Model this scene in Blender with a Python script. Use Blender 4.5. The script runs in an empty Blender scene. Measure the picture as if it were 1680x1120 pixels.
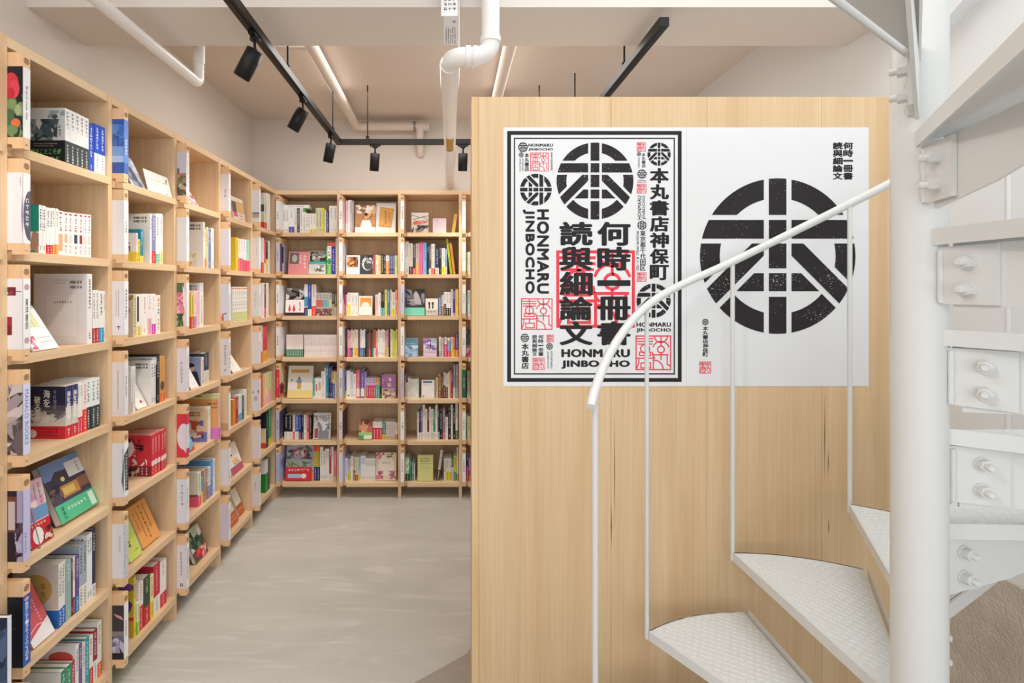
import bpy, math, random
from mathutils import Matrix, Vector
rnd = random.Random(7)
C = bpy.context.scene.collection
sc = bpy.context.scene

# ------------------------------------------------------------------ camera
F, PX, PY, EYE = 818.0, 738.0, 475.0, 1.545
cam_d = bpy.data.cameras.new('camera')
cam = bpy.data.objects.new('camera', cam_d); C.objects.link(cam)
cam.location = (0, 0, EYE); cam.rotation_euler = (math.pi/2, 0, 0)
cam_d.sensor_width = 36; cam_d.lens = F/1680*36
cam_d.shift_x = (840-PX)/1680; cam_d.shift_y = -(560-PY)/1680
cam_d.clip_start = .02
sc.camera = cam

# ------------------------------------------------------------------ light, exposure
sc.view_settings.view_transform = 'Standard'; sc.view_settings.look = 'None'
sc.view_settings.gamma = 1; sc.view_settings.use_curve_mapping = False
sc.view_settings.exposure = 0.17
w = bpy.data.worlds.new('world'); sc.world = w; w.use_nodes = True
w.node_tree.nodes['Background'].inputs[0].default_value = (.93, .97, 1, 1)
w.node_tree.nodes['Background'].inputs[1].default_value = .72

def area(name, loc, rot, sx, sy, e, col):
    d = bpy.data.lights.new(name, 'AREA'); d.shape = 'RECTANGLE'; d.size = sx; d.size_y = sy
    d.energy = e; d.color = col
    o = bpy.data.objects.new(name, d); C.objects.link(o); o.location = loc; o.rotation_euler = rot
    return o
# daylight through the shop front behind the viewer and down the stair well
area('shop_front_daylight', (0.1, -1.9, 1.7), (math.radians(92), 0, 0), 3.0, 2.2, 32, (.95, .98, 1))
area('stair_well_daylight', (1.0, 0.95, 3.9), (0, 0, 0), 1.4, 1.4, 27, (.9, .97, 1))
area('room_fill', (-.2, 2.95, 2.86), (0, 0, 0), 1.6, .8, 19, (1, .96, .91))  # added overhead fill for the back of the room, no fitting there
area('entrance_fill', (-.75, .75, 2.86), (0, 0, 0), 1.0, 1.2, 9, (1, .97, .94))  # added overhead fill near the entrance, without a fitting
area('ceiling_fill', (.75, 2.75, 1.5), (math.pi, 0, 0), 1.2, .8, 5, (1, .92, .85))  # added unseen upward fill behind the partition, brightens the ceiling

# ------------------------------------------------------------------ helpers
def lin(c):
    return c/12.92 if c <= .04045 else ((c+.055)/1.055)**2.4
def hexc(s):
    s = s.lstrip('#')
    if len(s) == 3: s = ''.join(k*2 for k in s)
    return tuple(lin(int(s[i:i+2], 16)/255) for i in (0, 2, 4)) + (1,)

class MB:
    """collects polygons with a colour each; build() links them as one mesh object"""
    def __init__(self): self.v = []; self.f = []; self.c = []; self.sm = []
    def poly(self, pts, col='fff', smooth=False):
        b = len(self.v); self.v.extend(tuple(p) for p in pts)
        self.f.append(tuple(range(b, b+len(pts)))); self.c.append(hexc(col)); self.sm.append(smooth)
    def add(self, vs, fs, col='fff', smooth=False):
        b = len(self.v); self.v.extend(tuple(p) for p in vs); h = hexc(col)
        for f in fs:
            self.f.append(tuple(b+i for i in f)); self.c.append(h); self.sm.append(smooth)
    def box(self, a, b, col='fff'):
        x0, y0, z0 = a; x1, y1, z1 = b
        if x0 > x1: x0, x1 = x1, x0
        if y0 > y1: y0, y1 = y1, y0
        if z0 > z1: z0, z1 = z1, z0
        v = [(x0,y0,z0),(x1,y0,z0),(x1,y1,z0),(x0,y1,z0),(x0,y0,z1),(x1,y0,z1),(x1,y1,z1),(x0,y1,z1)]
        self.add(v, [(3,2,1,0),(4,5,6,7),(0,1,5,4),(1,2,6,5),(2,3,7,6),(3,0,4,7)], col)
    def prism(self, pts, ext, col='fff'):
        """closed polygon pts (3-D) swept along the vector ext"""
        n = len(pts); e = Vector(ext); v = [Vector(p) for p in pts] + [Vector(p)+e for p in pts]
        fs = [tuple(range(n))[::-1], tuple(range(n, 2*n))] + [(i, (i+1) % n, n+(i+1) % n, n+i) for i in range(n)]
        self.add(v, fs, col)
    def tube(self, path, r, n=14, col='fff', caps=True):
        path = [Vector(p) for p in path]; m = len(path)
        rs = r if isinstance(r, (list, tuple)) else [r]*m
        rings = []; up = None
        for i, p in enumerate(path):
            t = (path[min(i+1, m-1)]-path[max(i-1, 0)]).normalized()
            if up is None:
                up = Vector((0, 0, 1)) if abs(t.z) < .9 else Vector((1, 0, 0))
            s = t.cross(up)
            if s.length < 1e-5: s = t.orthogonal()
            s.normalize(); up = s.cross(t).normalized()
            rings.append([p+rs[i]*(math.cos(2*math.pi*k/n)*s+math.sin(2*math.pi*k/n)*up) for k in range(n)])
        v = [q for R in rings for q in R]; fs = []
        for i in range(m-1):
            for k in range(n):
                fs.append((i*n+k, i*n+(k+1) % n, (i+1)*n+(k+1) % n, (i+1)*n+k))
        self.add(v, fs, col, True)
        if caps:
            self.poly(rings[0][::-1], col); self.poly(rings[-1], col)
    def build(self, name, mat, parent=None, kind=None, M=None):
        me = bpy.data.meshes.new(name)
        vs = [tuple(M @ Vector(p)) for p in self.v] if M is not None else self.v
        me.from_pydata(vs, [], self.f)
        at = me.color_attributes.new('tint', 'FLOAT_COLOR', 'CORNER')
        flat = []
        for f, c in zip(self.f, self.c): flat.extend(c*len(f))
        at.data.foreach_set('color', flat)
        me.polygons.foreach_set('use_smooth', self.sm)
        me.materials.append(mat); me.update()
        o = bpy.data.objects.new(name, me); C.objects.link(o)
        if parent is not None: o.parent = parent
        if kind: o['kind'] = kind
        return o

def empty(name, loc=(0, 0, 0), M=None):
    o = bpy.data.objects.new(name, None); C.objects.link(o)
    if M is not None: o.matrix_world = M
    else: o.location = loc
    o.empty_display_size = .05
    return o
def tag(o, label, cat, group=None):
    o['label'] = label; o['category'] = cat
    if group: o['group'] = group
    return o
def dup(o, parent=None):
    """a copy of a thing with copies of its parts and sub-parts"""
    c = o.copy(); C.objects.link(c)
    if parent is not None: c.parent = parent
    for ch in list(o.children): dup(ch, c)
    return c

# ------------------------------------------------------------------ materials
def mat(name, col=None, rough=.5, metal=0.0, attr=False, spec=.5):
    m = bpy.data.materials.new(name); m.use_nodes = True
    p = m.node_tree.nodes['Principled BSDF']
    p.inputs['Roughness'].default_value = rough; p.inputs['Metallic'].default_value = metal
    p.inputs['Specular IOR Level'].default_value = spec
    if col: p.inputs['Base Color'].default_value = hexc(col)
    if attr:
        a = m.node_tree.nodes.new('ShaderNodeVertexColor'); a.layer_name = 'tint'
        m.node_tree.links.new(a.outputs['Color'], p.inputs['Base Color'])
    return m
def nd(m, t, **kw):
    n = m.node_tree.nodes.new(t)
    for k, v in kw.items(): setattr(n, k, v)
    return n
def ramp(m, stops):
    r = nd(m, 'ShaderNodeValToRGB'); e = r.color_ramp.elements
    while len(e) < len(stops): e.new(.5)
    for k, (p, c) in zip(e, stops): k.position = p; k.color = hexc(c) if isinstance(c, str) else (c, c, c, 1)
    return r
def coords(m, scale):
    tc = nd(m, 'ShaderNodeTexCoord'); mp = nd(m, 'ShaderNodeMapping'); mp.inputs['Scale'].default_value = scale
    m.node_tree.links.new(tc.outputs['Object'], mp.inputs['Vector']); return mp
def wood(name, axis, a, b, fine=1.0, rough=.5, planks=None):
    """pine: long streaks along one axis"""
    m = mat(name, None, rough, spec=.3); L = m.node_tree.links; p = m.node_tree.nodes['Principled BSDF']
    s1 = [42*fine]*3; s1[axis] = 1.1; s2 = [9*fine]*3; s2[axis] = .5
    n1 = nd(m, 'ShaderNodeTexNoise'); n1.inputs['Scale'].default_value = 2.2; n1.inputs['Detail'].default_value = 5
    n2 = nd(m, 'ShaderNodeTexNoise'); n2.inputs['Scale'].default_value = 1.3; n2.inputs['Detail'].default_value = 3
    L.new(coords(m, s1).outputs[0], n1.inputs['Vector']); L.new(coords(m, s2).outputs[0], n2.inputs['Vector'])
    mx = nd(m, 'ShaderNodeMath', operation='MULTIPLY_ADD'); mx.inputs[1].default_value = .45
    sc2 = nd(m, 'ShaderNodeMath', operation='MULTIPLY'); sc2.inputs[1].default_value = .55
    L.new(n2.outputs[0], sc2.inputs[0]); L.new(n1.outputs[0], mx.inputs[0]); L.new(sc2.outputs[0], mx.inputs[2])
    r = ramp(m, [(.34, a), (.66, b)]); L.new(mx.outputs[0], r.inputs[0]); L.new(r.outputs[0], p.inputs['Base Color'])
    bp = nd(m, 'ShaderNodeBump'); bp.inputs['Strength'].default_value = .05; bp.inputs['Distance'].default_value = .002
    L.new(n1.outputs[0], bp.inputs['Height']); L.new(bp.outputs[0], p.inputs['Normal'])
    return m
def plaster(name, col, scale, strength, col2=None, rough=.85, dist=.004):
    m = mat(name, col, rough, spec=.2); L = m.node_tree.links; p = m.node_tree.nodes['Principled BSDF']
    n = nd(m, 'ShaderNodeTexNoise'); n.inputs['Scale'].default_value = scale; n.inputs['Detail'].default_value = 6
    L.new(coords(m, (1, 1, 1)).outputs[0], n.inputs['Vector'])
    bp = nd(m, 'ShaderNodeBump'); bp.inputs['Strength'].default_value = strength; bp.inputs['Distance'].default_value = dist
    L.new(n.outputs[0], bp.inputs['Height']); L.new(bp.outputs[0], p.inputs['Normal'])
    if col2:
        n2 = nd(m, 'ShaderNodeTexNoise'); n2.inputs['Scale'].default_value = scale*.12; n2.inputs['Detail'].default_value = 4
        L.new(coords(m, (1, 1, 1)).outputs[0], n2.inputs['Vector'])
        r = ramp(m, [(.35, col), (.68, col2)]); L.new(n2.outputs[0], r.inputs[0]); L.new(r.outputs[0], p.inputs['Base Color'])
    return m

M_PRINT = mat('printed_paper', None, .48, attr=True, spec=.35)
M_PAGES = mat('book_pages', 'efe9dc', .8)
M_WALLR = plaster('white_right_wall', 'e8eaec', 60, .12)
M_WALL = plaster('white_wall_paint', 'ded7d0', 60, .12)
M_CEIL = plaster('ceiling_paint', 'dcd0c6', 40, .10)
M_MORTAR = plaster('rough_mortar', 'cdc3b6', 110, .8, 'dad2c7', dist=.006)
M_PINE = [wood('pine_along_x', 0, 'dab78f', 'edd1ad'), wood('pine_along_y', 1, 'dab78f', 'edd1ad'), wood('pine_along_z', 2, 'dab78f', 'edd1ad')]
M_PLY = wood('pine_panel', 2, 'd8b58c', 'e5caa3', 1.3)
M_BLOCK = wood('sign_block_pine', 2, 'dcb084', 'eec9a0', 1.2)
M_STEEL = plaster('white_gloss_steel', 'dddedd', 120, .03, rough=.3, dist=.002)
M_PIPE = mat('white_plastic_pipe', 'f1eeec', .3)
M_BLACK = mat('black_metal', '121213', .42, spec=.3)
M_LENS = mat('lamp_lens', 'fff', .3)
_p = M_LENS.node_tree.nodes['Principled BSDF']; _p.inputs['Emission Color'].default_value = (1, .86, .7, 1); _p.inputs['Emission Strength'].default_value = 6
M_POSTER = mat('poster_paper', 'e9eaec', .6, spec=.3)
M_ACRYL = mat('grey_wire', '8f8f92', .35, .6)

# concrete with trowel marks
M_FLOOR = mat('trowelled_concrete', None, .42, spec=.35)
def floor_mat(m, c1, c2, c3):
    L = m.node_tree.links; p = m.node_tree.nodes['Principled BSDF']
    a = nd(m, 'ShaderNodeTexNoise'); a.inputs['Scale'].default_value = 1.6; a.inputs['Detail'].default_value = 7; a.inputs['Distortion'].default_value = 1.2
    L.new(coords(m, (.7, 2.0, 1)).outputs[0], a.inputs['Vector'])
    b = nd(m, 'ShaderNodeTexNoise'); b.inputs['Scale'].default_value = 2.6; b.inputs['Detail'].default_value = 4; b.inputs['Distortion'].default_value = 2.5
    L.new(coords(m, (.55, 3.2, 1)).outputs[0], b.inputs['Vector'])
    r = ramp(m, [(.3, c1), (.7, c2)]); L.new(a.outputs[0], r.inputs[0])
    r2 = ramp(m, [(.56, 0.0), (.74, .6)]); L.new(b.outputs[0], r2.inputs[0])
    mx = nd(m, 'ShaderNodeMix', data_type='RGBA'); L.new(r2.outputs[0], mx.inputs[0]); L.new(r.outputs[0], mx.inputs[6]); mx.inputs[7].default_value = hexc(c3)
    L.new(mx.outputs[2], p.inputs['Base Color'])
    bp = nd(m, 'ShaderNodeBump'); bp.inputs['Strength'].default_value = .06; bp.inputs['Distance'].default_value = .004
    L.new(a.outputs[0], bp.inputs['Height']); L.new(bp.outputs[0], p.inputs['Normal'])
floor_mat(M_FLOOR, 'bab8b1', 'c8c6bf', 'dbd9d4')
M_FLOOR2 = mat('shadowed_concrete', None, .6, spec=.25); floor_mat(M_FLOOR2, '9f968a', 'aaa196', 'b2aaa0')  # darker concrete colour for the painted floor shadow

# ink: black print with worn speckles that show the paper
M_INK = mat('worn_black_ink', '2a2629', .6, spec=.25)
def worn():
    m = M_INK; L = m.node_tree.links; p = m.node_tree.nodes['Principled BSDF']
    n = nd(m, 'ShaderNodeTexNoise'); n.inputs['Scale'].default_value = 150; n.inputs['Detail'].default_value = 3
    q = nd(m, 'ShaderNodeTexNoise'); q.inputs['Scale'].default_value = 7; q.inputs['Detail'].default_value = 2
    mp = coords(m, (1, 1, 1.6)); L.new(mp.outputs[0], n.inputs['Vector']); L.new(coords(m, (1, 1, 1)).outputs[0], q.inputs['Vector'])
    s = nd(m, 'ShaderNodeMath', operation='MULTIPLY_ADD'); s.inputs[1].default_value = .45
    L.new(q.outputs[0], s.inputs[0]); L.new(n.outputs[0], s.inputs[2])
    r = ramp(m, [(.918, '2b272a'), (.945, 'd9d7d8')]); L.new(s.outputs[0], r.inputs[0]); L.new(r.outputs[0], p.inputs['Base Color'])
worn()
M_INK2 = mat('black_ink', '282528', .6, spec=.25)
M_RED = mat('red_ink', 'ea4655', .6, spec=.25)
M_BURN = mat('burnt_mark', '7a5432', .8)

# ------------------------------------------------------------------ glyphs (real lettering)
_gl = {}
def glyph(txt, bold=0.0):
    k = txt
    if k in _gl: return _gl[k]
    cu = bpy.data.curves.new('lettering', 'FONT'); cu.body = txt; cu.resolution_u = 3; cu.space_character = 1.07
    o = bpy.data.objects.new('lettering', cu); C.objects.link(o)
    bpy.context.view_layer.update()
    me = bpy.data.meshes.new_from_object(o.evaluated_get(bpy.context.evaluated_depsgraph_get()))
    vs = [(v.co.x, v.co.y) for v in me.vertices]; fs = [tuple(p.vertices) for p in me.polygons]
    bpy.data.objects.remove(o); bpy.data.curves.remove(cu); bpy.data.meshes.remove(me)
    if not vs: r = ([], [])
    else:
        x0 = min(v[0] for v in vs); x1 = max(v[0] for v in vs); y0 = min(v[1] for v in vs); y1 = max(v[1] for v in vs)
        sx = max(x1-x0, 1e-6); sy = max(y1-y0, 1e-6)
        r = ([((v[0]-x0)/sx, (v[1]-y0)/sy) for v in vs], fs)
    _gl[k] = r; return r
def emblem_polys(n=48):
    """the round mark: ring, cross bar, post and two slanting strokes, as convex pieces (y up, radius 1)"""
    def clip(pts, a, b, c):               # keep a*x+b*y <= c
        out = []
        for i in range(len(pts)):
            p, q = pts[i], pts[(i+1) % len(pts)]
            dp, dq = a*p[0]+b*p[1]-c, a*q[0]+b*q[1]-c
            if dp <= 0: out.append(p)
            if dp*dq < 0:
                t = dp/(dp-dq); out.append((p[0]+t*(q[0]-p[0]), p[1]+t*(q[1]-p[1])))
        return out
    disc = [(math.cos(2*math.pi*i/96), math.sin(2*math.pi*i/96)) for i in range(96)]
    ring = []
    for i in range(72):
        a0, a1 = 2*math.pi*i/72, 2*math.pi*(i+1)/72
        ring.append([(.745*math.cos(a0), .745*math.sin(a0)), (math.cos(a0), math.sin(a0)), (math.cos(a1), math.sin(a1)), (.745*math.cos(a1), .745*math.sin(a1))])
    res = []
    def put(pol, sides, *hs):
        for h in hs:
            pol = clip(pol, *h)
            if len(pol) < 3: return
        for s in sides: res.append([(s*x, -y) for x, y in pol])
    B = (-1, 1); g = (-1, 0, -.178)          # y runs downwards here; each half lies at x >= .178
    for y0, y1 in ((-1.1, -.529), (-.464, -.224), (-.162, .157), (.22, .451), (.523, 1.1)):
        put(disc, (1,), (1, 0, .113), (-1, 0, .113), (0, 1, y1), (0, -1, -y0))
    put(disc, B, g, (0, 1, -.224), (0, -1, .464))                       # cross bar
    put(disc, B, g, (0, -1, .162), (-1, 1, -.183), (1, -1, .493))       # slanting stroke
    put(disc, B, g, (0, -1, -.22), (0, 1, .451), (1, -1, .083))         # foot
    for q in ring:
        put(q, B, g, (0, 1, -.529))                                     # upper arcs
        put(q, B, (-1, 0, 0), (0, -1, .162), (-1, 1, -.592))            # side arcs
        put(q, B, g, (1, -1, .083))                                     # lower arcs
    return res
EMB = emblem_polys()
READABLE = ('東洋書房', '海を', '破る者', '海を破る者', '今村翔吾', '数学とデータサイエンスの本')     # lettering one can read in the photo; the rest stays strokes

class Sheet:
    """prints shapes on a flat face: origin O, unit vectors U (right) and V (up), N out of the face"""
    def __init__(self, mb, O, U, V, N, lift=.0004):
        self.mb = mb; self.O = Vector(O); self.U = Vector(U); self.V = Vector(V); self.N = Vector(N).normalized(); self.l = lift
    def P(self, x, y): return self.O+self.U*x+self.V*y+self.N*self.l
    def flat(self, pts, col):
        pts = [self.P(x, y) for x, y in pts]
        n = (pts[1]-pts[0]).cross(pts[2]-pts[0])
        if n.dot(self.N) < 0: pts = pts[::-1]
        self.mb.poly(pts, col)
    def up(self): self.l += .00004
    def rect(self, x, y, w, h, col): self.flat([(x, y), (x+w, y), (x+w, y+h), (x, y+h)], col)
    def ell(self, cx, cy, rx, ry, col, n=20, lim=None, wob=0, rot=0):
        pts = []
        for i in range(n):
            a = 2*math.pi*i/n; k = 1+wob*(rnd.random()-.5)
            x = rx*k*math.cos(a); y = ry*k*math.sin(a)
            x, y = cx+x*math.cos(rot)-y*math.sin(rot), cy+x*math.sin(rot)+y*math.cos(rot)
            if lim: x = min(max(x, lim[0]), lim[2]); y = min(max(y, lim[1]), lim[3])
            pts.append((x, y))
        self.flat(pts, col)
    def text(self, s, x, y, w, h, col, bold=0.0, rot=0):
        """one run of lettering fitted to the box; rot in quarter turns (1 = reads downwards, 3 = upwards)"""
        vs, fs = glyph(s, bold)
        def T(a, b):
            if rot == 0: return x+a*w, y+b*h
            if rot == 1: return x+b*w, y+(1-a)*h
            return x+(1-b)*w, y+a*h
        q = bold*min(w/max(1, len(s) if rot == 0 else 1), h/max(1, len(s) if rot else 1))     # heavier strokes: the run printed several times, a little apart
        x += q; y += q; w -= 2*q; h -= 2*q
        sh = [(0, 0)] if not bold else [(1.3*q*math.cos(k*math.pi/4), .7*q*math.sin(k*math.pi/4)) for k in range(8)]+[(0, 0)]
        for j, (ox, oy) in enumerate(sh):
            pv = [self.P(a+ox, b+oy)+self.N*(j*4e-6) for a, b in (T(*v) for v in vs)]
            n = Vector((0, 0, 0))
            for f in fs[:6]: n += (pv[f[1]]-pv[f[0]]).cross(pv[f[2]]-pv[f[0]])
            self.mb.add(pv, [f[::-1] for f in fs] if n.dot(self.N) < 0 else fs, col)
    def column(self, s, x, y, w, h, col, bold=0.0, fill=.96):
        """upright column of single characters in the box x, y, w, h"""
        c = h/len(s)
        for i, ch in enumerate(s):
            if ch == ' ': continue
            yy = y+h-(i+1)*c
            if ch in '\u4e00': self.text(ch, x, yy+c*.4, w, c*.24, col, bold)
            else: self.text(ch, x, yy+c*(1-fill)/2, w, c*fill, col, bold)
    def emblem(self, cx, cy, r, col, rot=0):
        for p in EMB:
            self.flat([(cx+r*(a if rot == 0 else b), cy+r*(b if rot == 0 else -a)) for a, b in p], col)
    def line(self, pts, t, col):
        for (x0, y0), (x1, y1) in zip(pts, pts[1:]):
            dx, dy = x1-x0, y1-y0; d = math.hypot(dx, dy) or 1; nx, ny = -dy/d*t/2, dx/d*t/2; ex, ey = dx/d*t/2, dy/d*t/2
            self.k = (getattr(self, 'k', 0)+1) % 4; l0 = self.l; self.l += self.k*9e-6
            self.flat([(x0+nx-ex, y0+ny-ey), (x0-nx-ex, y0-ny-ey), (x1-nx+ex, y1-ny+ey), (x1+nx+ex, y1+ny+ey)], col); self.l = l0
    def seal(self, x, y, w, h, col, t=None):
        """square stamp: border and seal-script strokes in two columns"""
        t = t or w*.035
        def q(*ps): self.line([(x+a*w, y+b*h) for a, b in ps], t, col)
        def arc(cx, cy, r, a0, a1, n=10):
            q(*[(cx+r*math.cos(math.radians(a0+(a1-a0)*i/n)), cy+r*math.sin(math.radians(a0+(a1-a0)*i/n))) for i in range(n+1)])
        q((0, 0), (1, 0), (1, 1), (0, 1), (0, 0))
        # right column
        q((.72, 1), (.72, .7)); arc(.72, .6, .1, 0, 360, 14); arc(.72, 1.0, .19, 180, 360); arc(.72, .6, .24, 20, 160); arc(.72, .52, .25, 180, 225, 4)
        q((.72, .5), (.72, .3)); q((.5, .44), (.92, .44)); q((.9, .44), (.9, .16), (1, .1)); q((.5, .02), (.5, .44)); arc(.52, .02, .26, 0, 90)
        # left column
        q((.02, .92), (.48, .92)); q((.26, 1), (.26, .5)); q((.04, .84), (.48, .84)); q((.06, .76), (.46, .76))
        arc(.26, .62, .13, 0, 360, 14); q((.1, .52), (.42, .52), (.42, .42), (.1, .42), (.1, .52))
        q((.02, .34), (.46, .34)); q((.08, .34), (.08, .2), (.02, .04)); q((.26, .34), (.26, .22)); q((.14, .2), (.42, .2), (.42, .05), (.14, .05), (.14, .2))
    def marks(self, x, y, w, h, col, k=None, seed=0, across=False):
        """a row of small unreadable printed strokes, running down (or across)"""
        r = random.Random(seed); c = h if across else w
        L = w if across else h; k = k or max(1, int(L/(c*1.15)))
        st = L/k
        for i in range(k):
            if across: gx, gy, s1, s2 = x+i*st, y, st*.84, h
            else: gx, gy, s1, s2 = x, y+h-(i+1)*st, w, st*.84
            t = .17
            if r.random() < .85: self.rect(gx+s1*.1, gy+s2*r.uniform(.6, .82), s1*.8, s2*t, col)
            self.rect(gx+s1*r.uniform(.15, .6), gy+s2*.05, s1*t, s2*.85, col)
            if r.random() < .7: self.rect(gx+s1*.05, gy+s2*r.uniform(.05, .45), s1*.85, s2*t, col)
            if r.random() < .5: self.rect(gx+s1*r.uniform(.6, .8), gy+s2*.1, s1*t, s2*.5, col)
    def blobs(self, cols, n, seed, x, y, w, h, big=.3):
        """picture-like patches of colour kept inside the box"""
        r = random.Random(seed)
        for i in range(n):
            self.l += .000003
            self.ell(x+r.random()*w, y+r.random()*h, w*r.uniform(big*.35, big), h*r.uniform(big*.25, big*.8), cols[i % len(cols)], 11, (x, y, x+w, y+h), .5, r.uniform(0, 3))
    def art(self, W, H, specs):
        """a list of printed elements in units of the face (0..1)"""
        for s in specs:
            self.up(); k = s[0]
            if k == 'r': self.rect(s[1]*W, s[2]*H, s[3]*W, s[4]*H, s[5])
            elif k == 'e': self.ell(s[1]*W, s[2]*H, s[3]*W, s[4]*H, s[5], 24, (0, 0, W, H))
            elif k == 'p': self.flat([(a*W, b*H) for a, b in s[1]], s[2])
            elif k == 'b': self.blobs(s[1], s[2], s[3], s[4]*W, s[5]*H, s[6]*W, s[7]*H, s[8] if len(s) > 8 else .3)
            elif k == 'c' and s[1] not in READABLE: self.marks(s[2]*W, s[3]*H, s[4]*W, s[5]*H, s[6], len(s[1]), int(s[2]*97+len(s[1])*31+s[5]*53))
            elif k == 'c': self.column(s[1], s[2]*W, s[3]*H, s[4]*W, s[5]*H, s[6], s[7] if len(s) > 7 else .02)
            elif k == 't': self.text(s[1], s[2]*W, s[3]*H, s[4]*W, s[5]*H, s[6], s[7] if len(s) > 7 else 0, s[8] if len(s) > 8 else 0)
            elif k == 'm': self.marks(s[1]*W, s[2]*H, s[3]*W, s[4]*H, s[5], None, int(s[1]*97+s[2]*31), False)
            elif k == 'h': self.marks(s[1]*W, s[2]*H, s[3]*W, s[4]*H, s[5], None, int(s[1]*97+s[2]*31), True)
            elif k == 'l': self.line([(a*W, b*H) for a, b in s[1]], s[2]*W, s[3])
            elif k == 'bar':
                x, y, ww, hh = s[1]*W, s[2]*H, s[3]*W, s[4]*H; r = random.Random(3); n = 17
                for i in range(n):
                    if r.random() < .75: self.rect(x+ww*i/n, y, ww/n*r.choice((.5, .8)), hh, '333')

# ------------------------------------------------------------------ room
XL, XR, YB, CEIL = -1.583, 1.723, 3.996, 2.903
BEAM0, BEAM1, BEAMZ = 1.867, 2.162, 2.602
def slab(name, boxes, m, **k):
    b = MB()
    for q in boxes: b.box(q[0], q[1])
    return b.build(name, m, kind='structure', **k)
slab('floor', [((XL-.1, -2, -.1), (2.1, YB+.1, 0))], M_FLOOR)
slab('wall_left', [((XL-.1, -2, 0), (XL, YB, 3.2))], M_WALL)
slab('wall_back', [((XL-.1, YB, 0), (XR+.1, YB+.1, 3.2))], M_WALL)
slab('wall_right', [((XR, 1.725, .0), (XR+.15, YB, 3.2)), ((XR-.012, -2, .66), (XR+.15, 1.725, 4.4))], M_WALLR)
slab('trim_1', [((XR-.03, -2, 0), (XR+.15, 1.725, .66))], M_MORTAR)['label'] = 'rough mortar dado at the foot of the right wall'
slab('ceiling', [((XL, BEAM0, CEIL), (XR, YB, CEIL+.12)), ((XL, -2, CEIL), (.15, BEAM0, CEIL+.12)), ((.15, -2, CEIL), (XR, .15, CEIL+.12)),
                 ((.15, 1.80, CEIL), (XR, BEAM0, CEIL+.12))], M_CEIL)
slab('beam', [((XL, BEAM0, BEAMZ), (XR, BEAM1, CEIL))], M_WALL)
slab('stair_well_wall', [((.05, .05, CEIL+.12), (.15, 1.9, 4.4)), ((.15, .05, CEIL+.12), (XR, .15, 4.4)), ((.15, 1.8, CEIL+.12), (XR, 1.9, 4.4))], M_WALL)
# sloping bulkhead where the flight above meets the right wall
b = MB(); b.prism([(XR-.012, 1.79, 2.372), (XR-.012, 1.79, 2.9), (XR-.012, .9, 3.4), (XR-.012, .9, 2.90)], (-.055, 0, 0)); b.build('stair_bulkhead', M_WALLR, kind='structure')
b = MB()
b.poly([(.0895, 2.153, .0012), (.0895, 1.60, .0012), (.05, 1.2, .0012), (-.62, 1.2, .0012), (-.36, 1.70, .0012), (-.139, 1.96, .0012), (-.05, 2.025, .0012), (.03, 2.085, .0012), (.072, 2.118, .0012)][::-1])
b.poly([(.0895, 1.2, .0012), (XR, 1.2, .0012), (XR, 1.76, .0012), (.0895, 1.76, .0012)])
b.build('floor_shadow', M_FLOOR2, kind='structure')  # shadow beside the partition, put in as darker floor polygons

# partition of pine boards behind the stair
PY_, PX0, PX1, PZ = 1.78, .0783, XR-.014, 2.233
pw = empty('wall_partition'); pw['kind'] = 'structure'
b = MB(); seams = [PX0+.0245, .575, .918, 1.327, PX1]
for a, c in zip(seams, seams[1:]): b.box((a+.0006, PY_, 0), (c-.0006, PY_+.024, PZ))
b.build('board_face', M_PLY, pw)
b = MB(); b.box((PX0, PY_-.001, 0), (PX0+.0243, PY_+.10, PZ)); b.box((PX0+.0245, PY_+.076, 0), (PX1, PY_+.10, PZ)); b.build('edge_board', wood('edge_pine', 2, 'd6ab78', 'efd2a9', .35), pw)
b = MB()                                            # narrow resin streaks and knots in the boards
kr = random.Random(4)
for X, z, h in ((1.351, .93, .10), (1.352, .70, .06), (.577, .70, .16), (1.338, 1.02, .3), (.588, .9, .4)):
    b.prism([(X-.0015, PY_-.0004, z), (X, PY_-.0004, z-h/2), (X+.0016, PY_-.0004, z), (X+.0003, PY_-.0004, z+h/2)], (0, .0006, 0))
b.build('resin_streaks', mat('resin', '7d5a34', .6), pw)['kind'] = 'structure'

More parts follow.
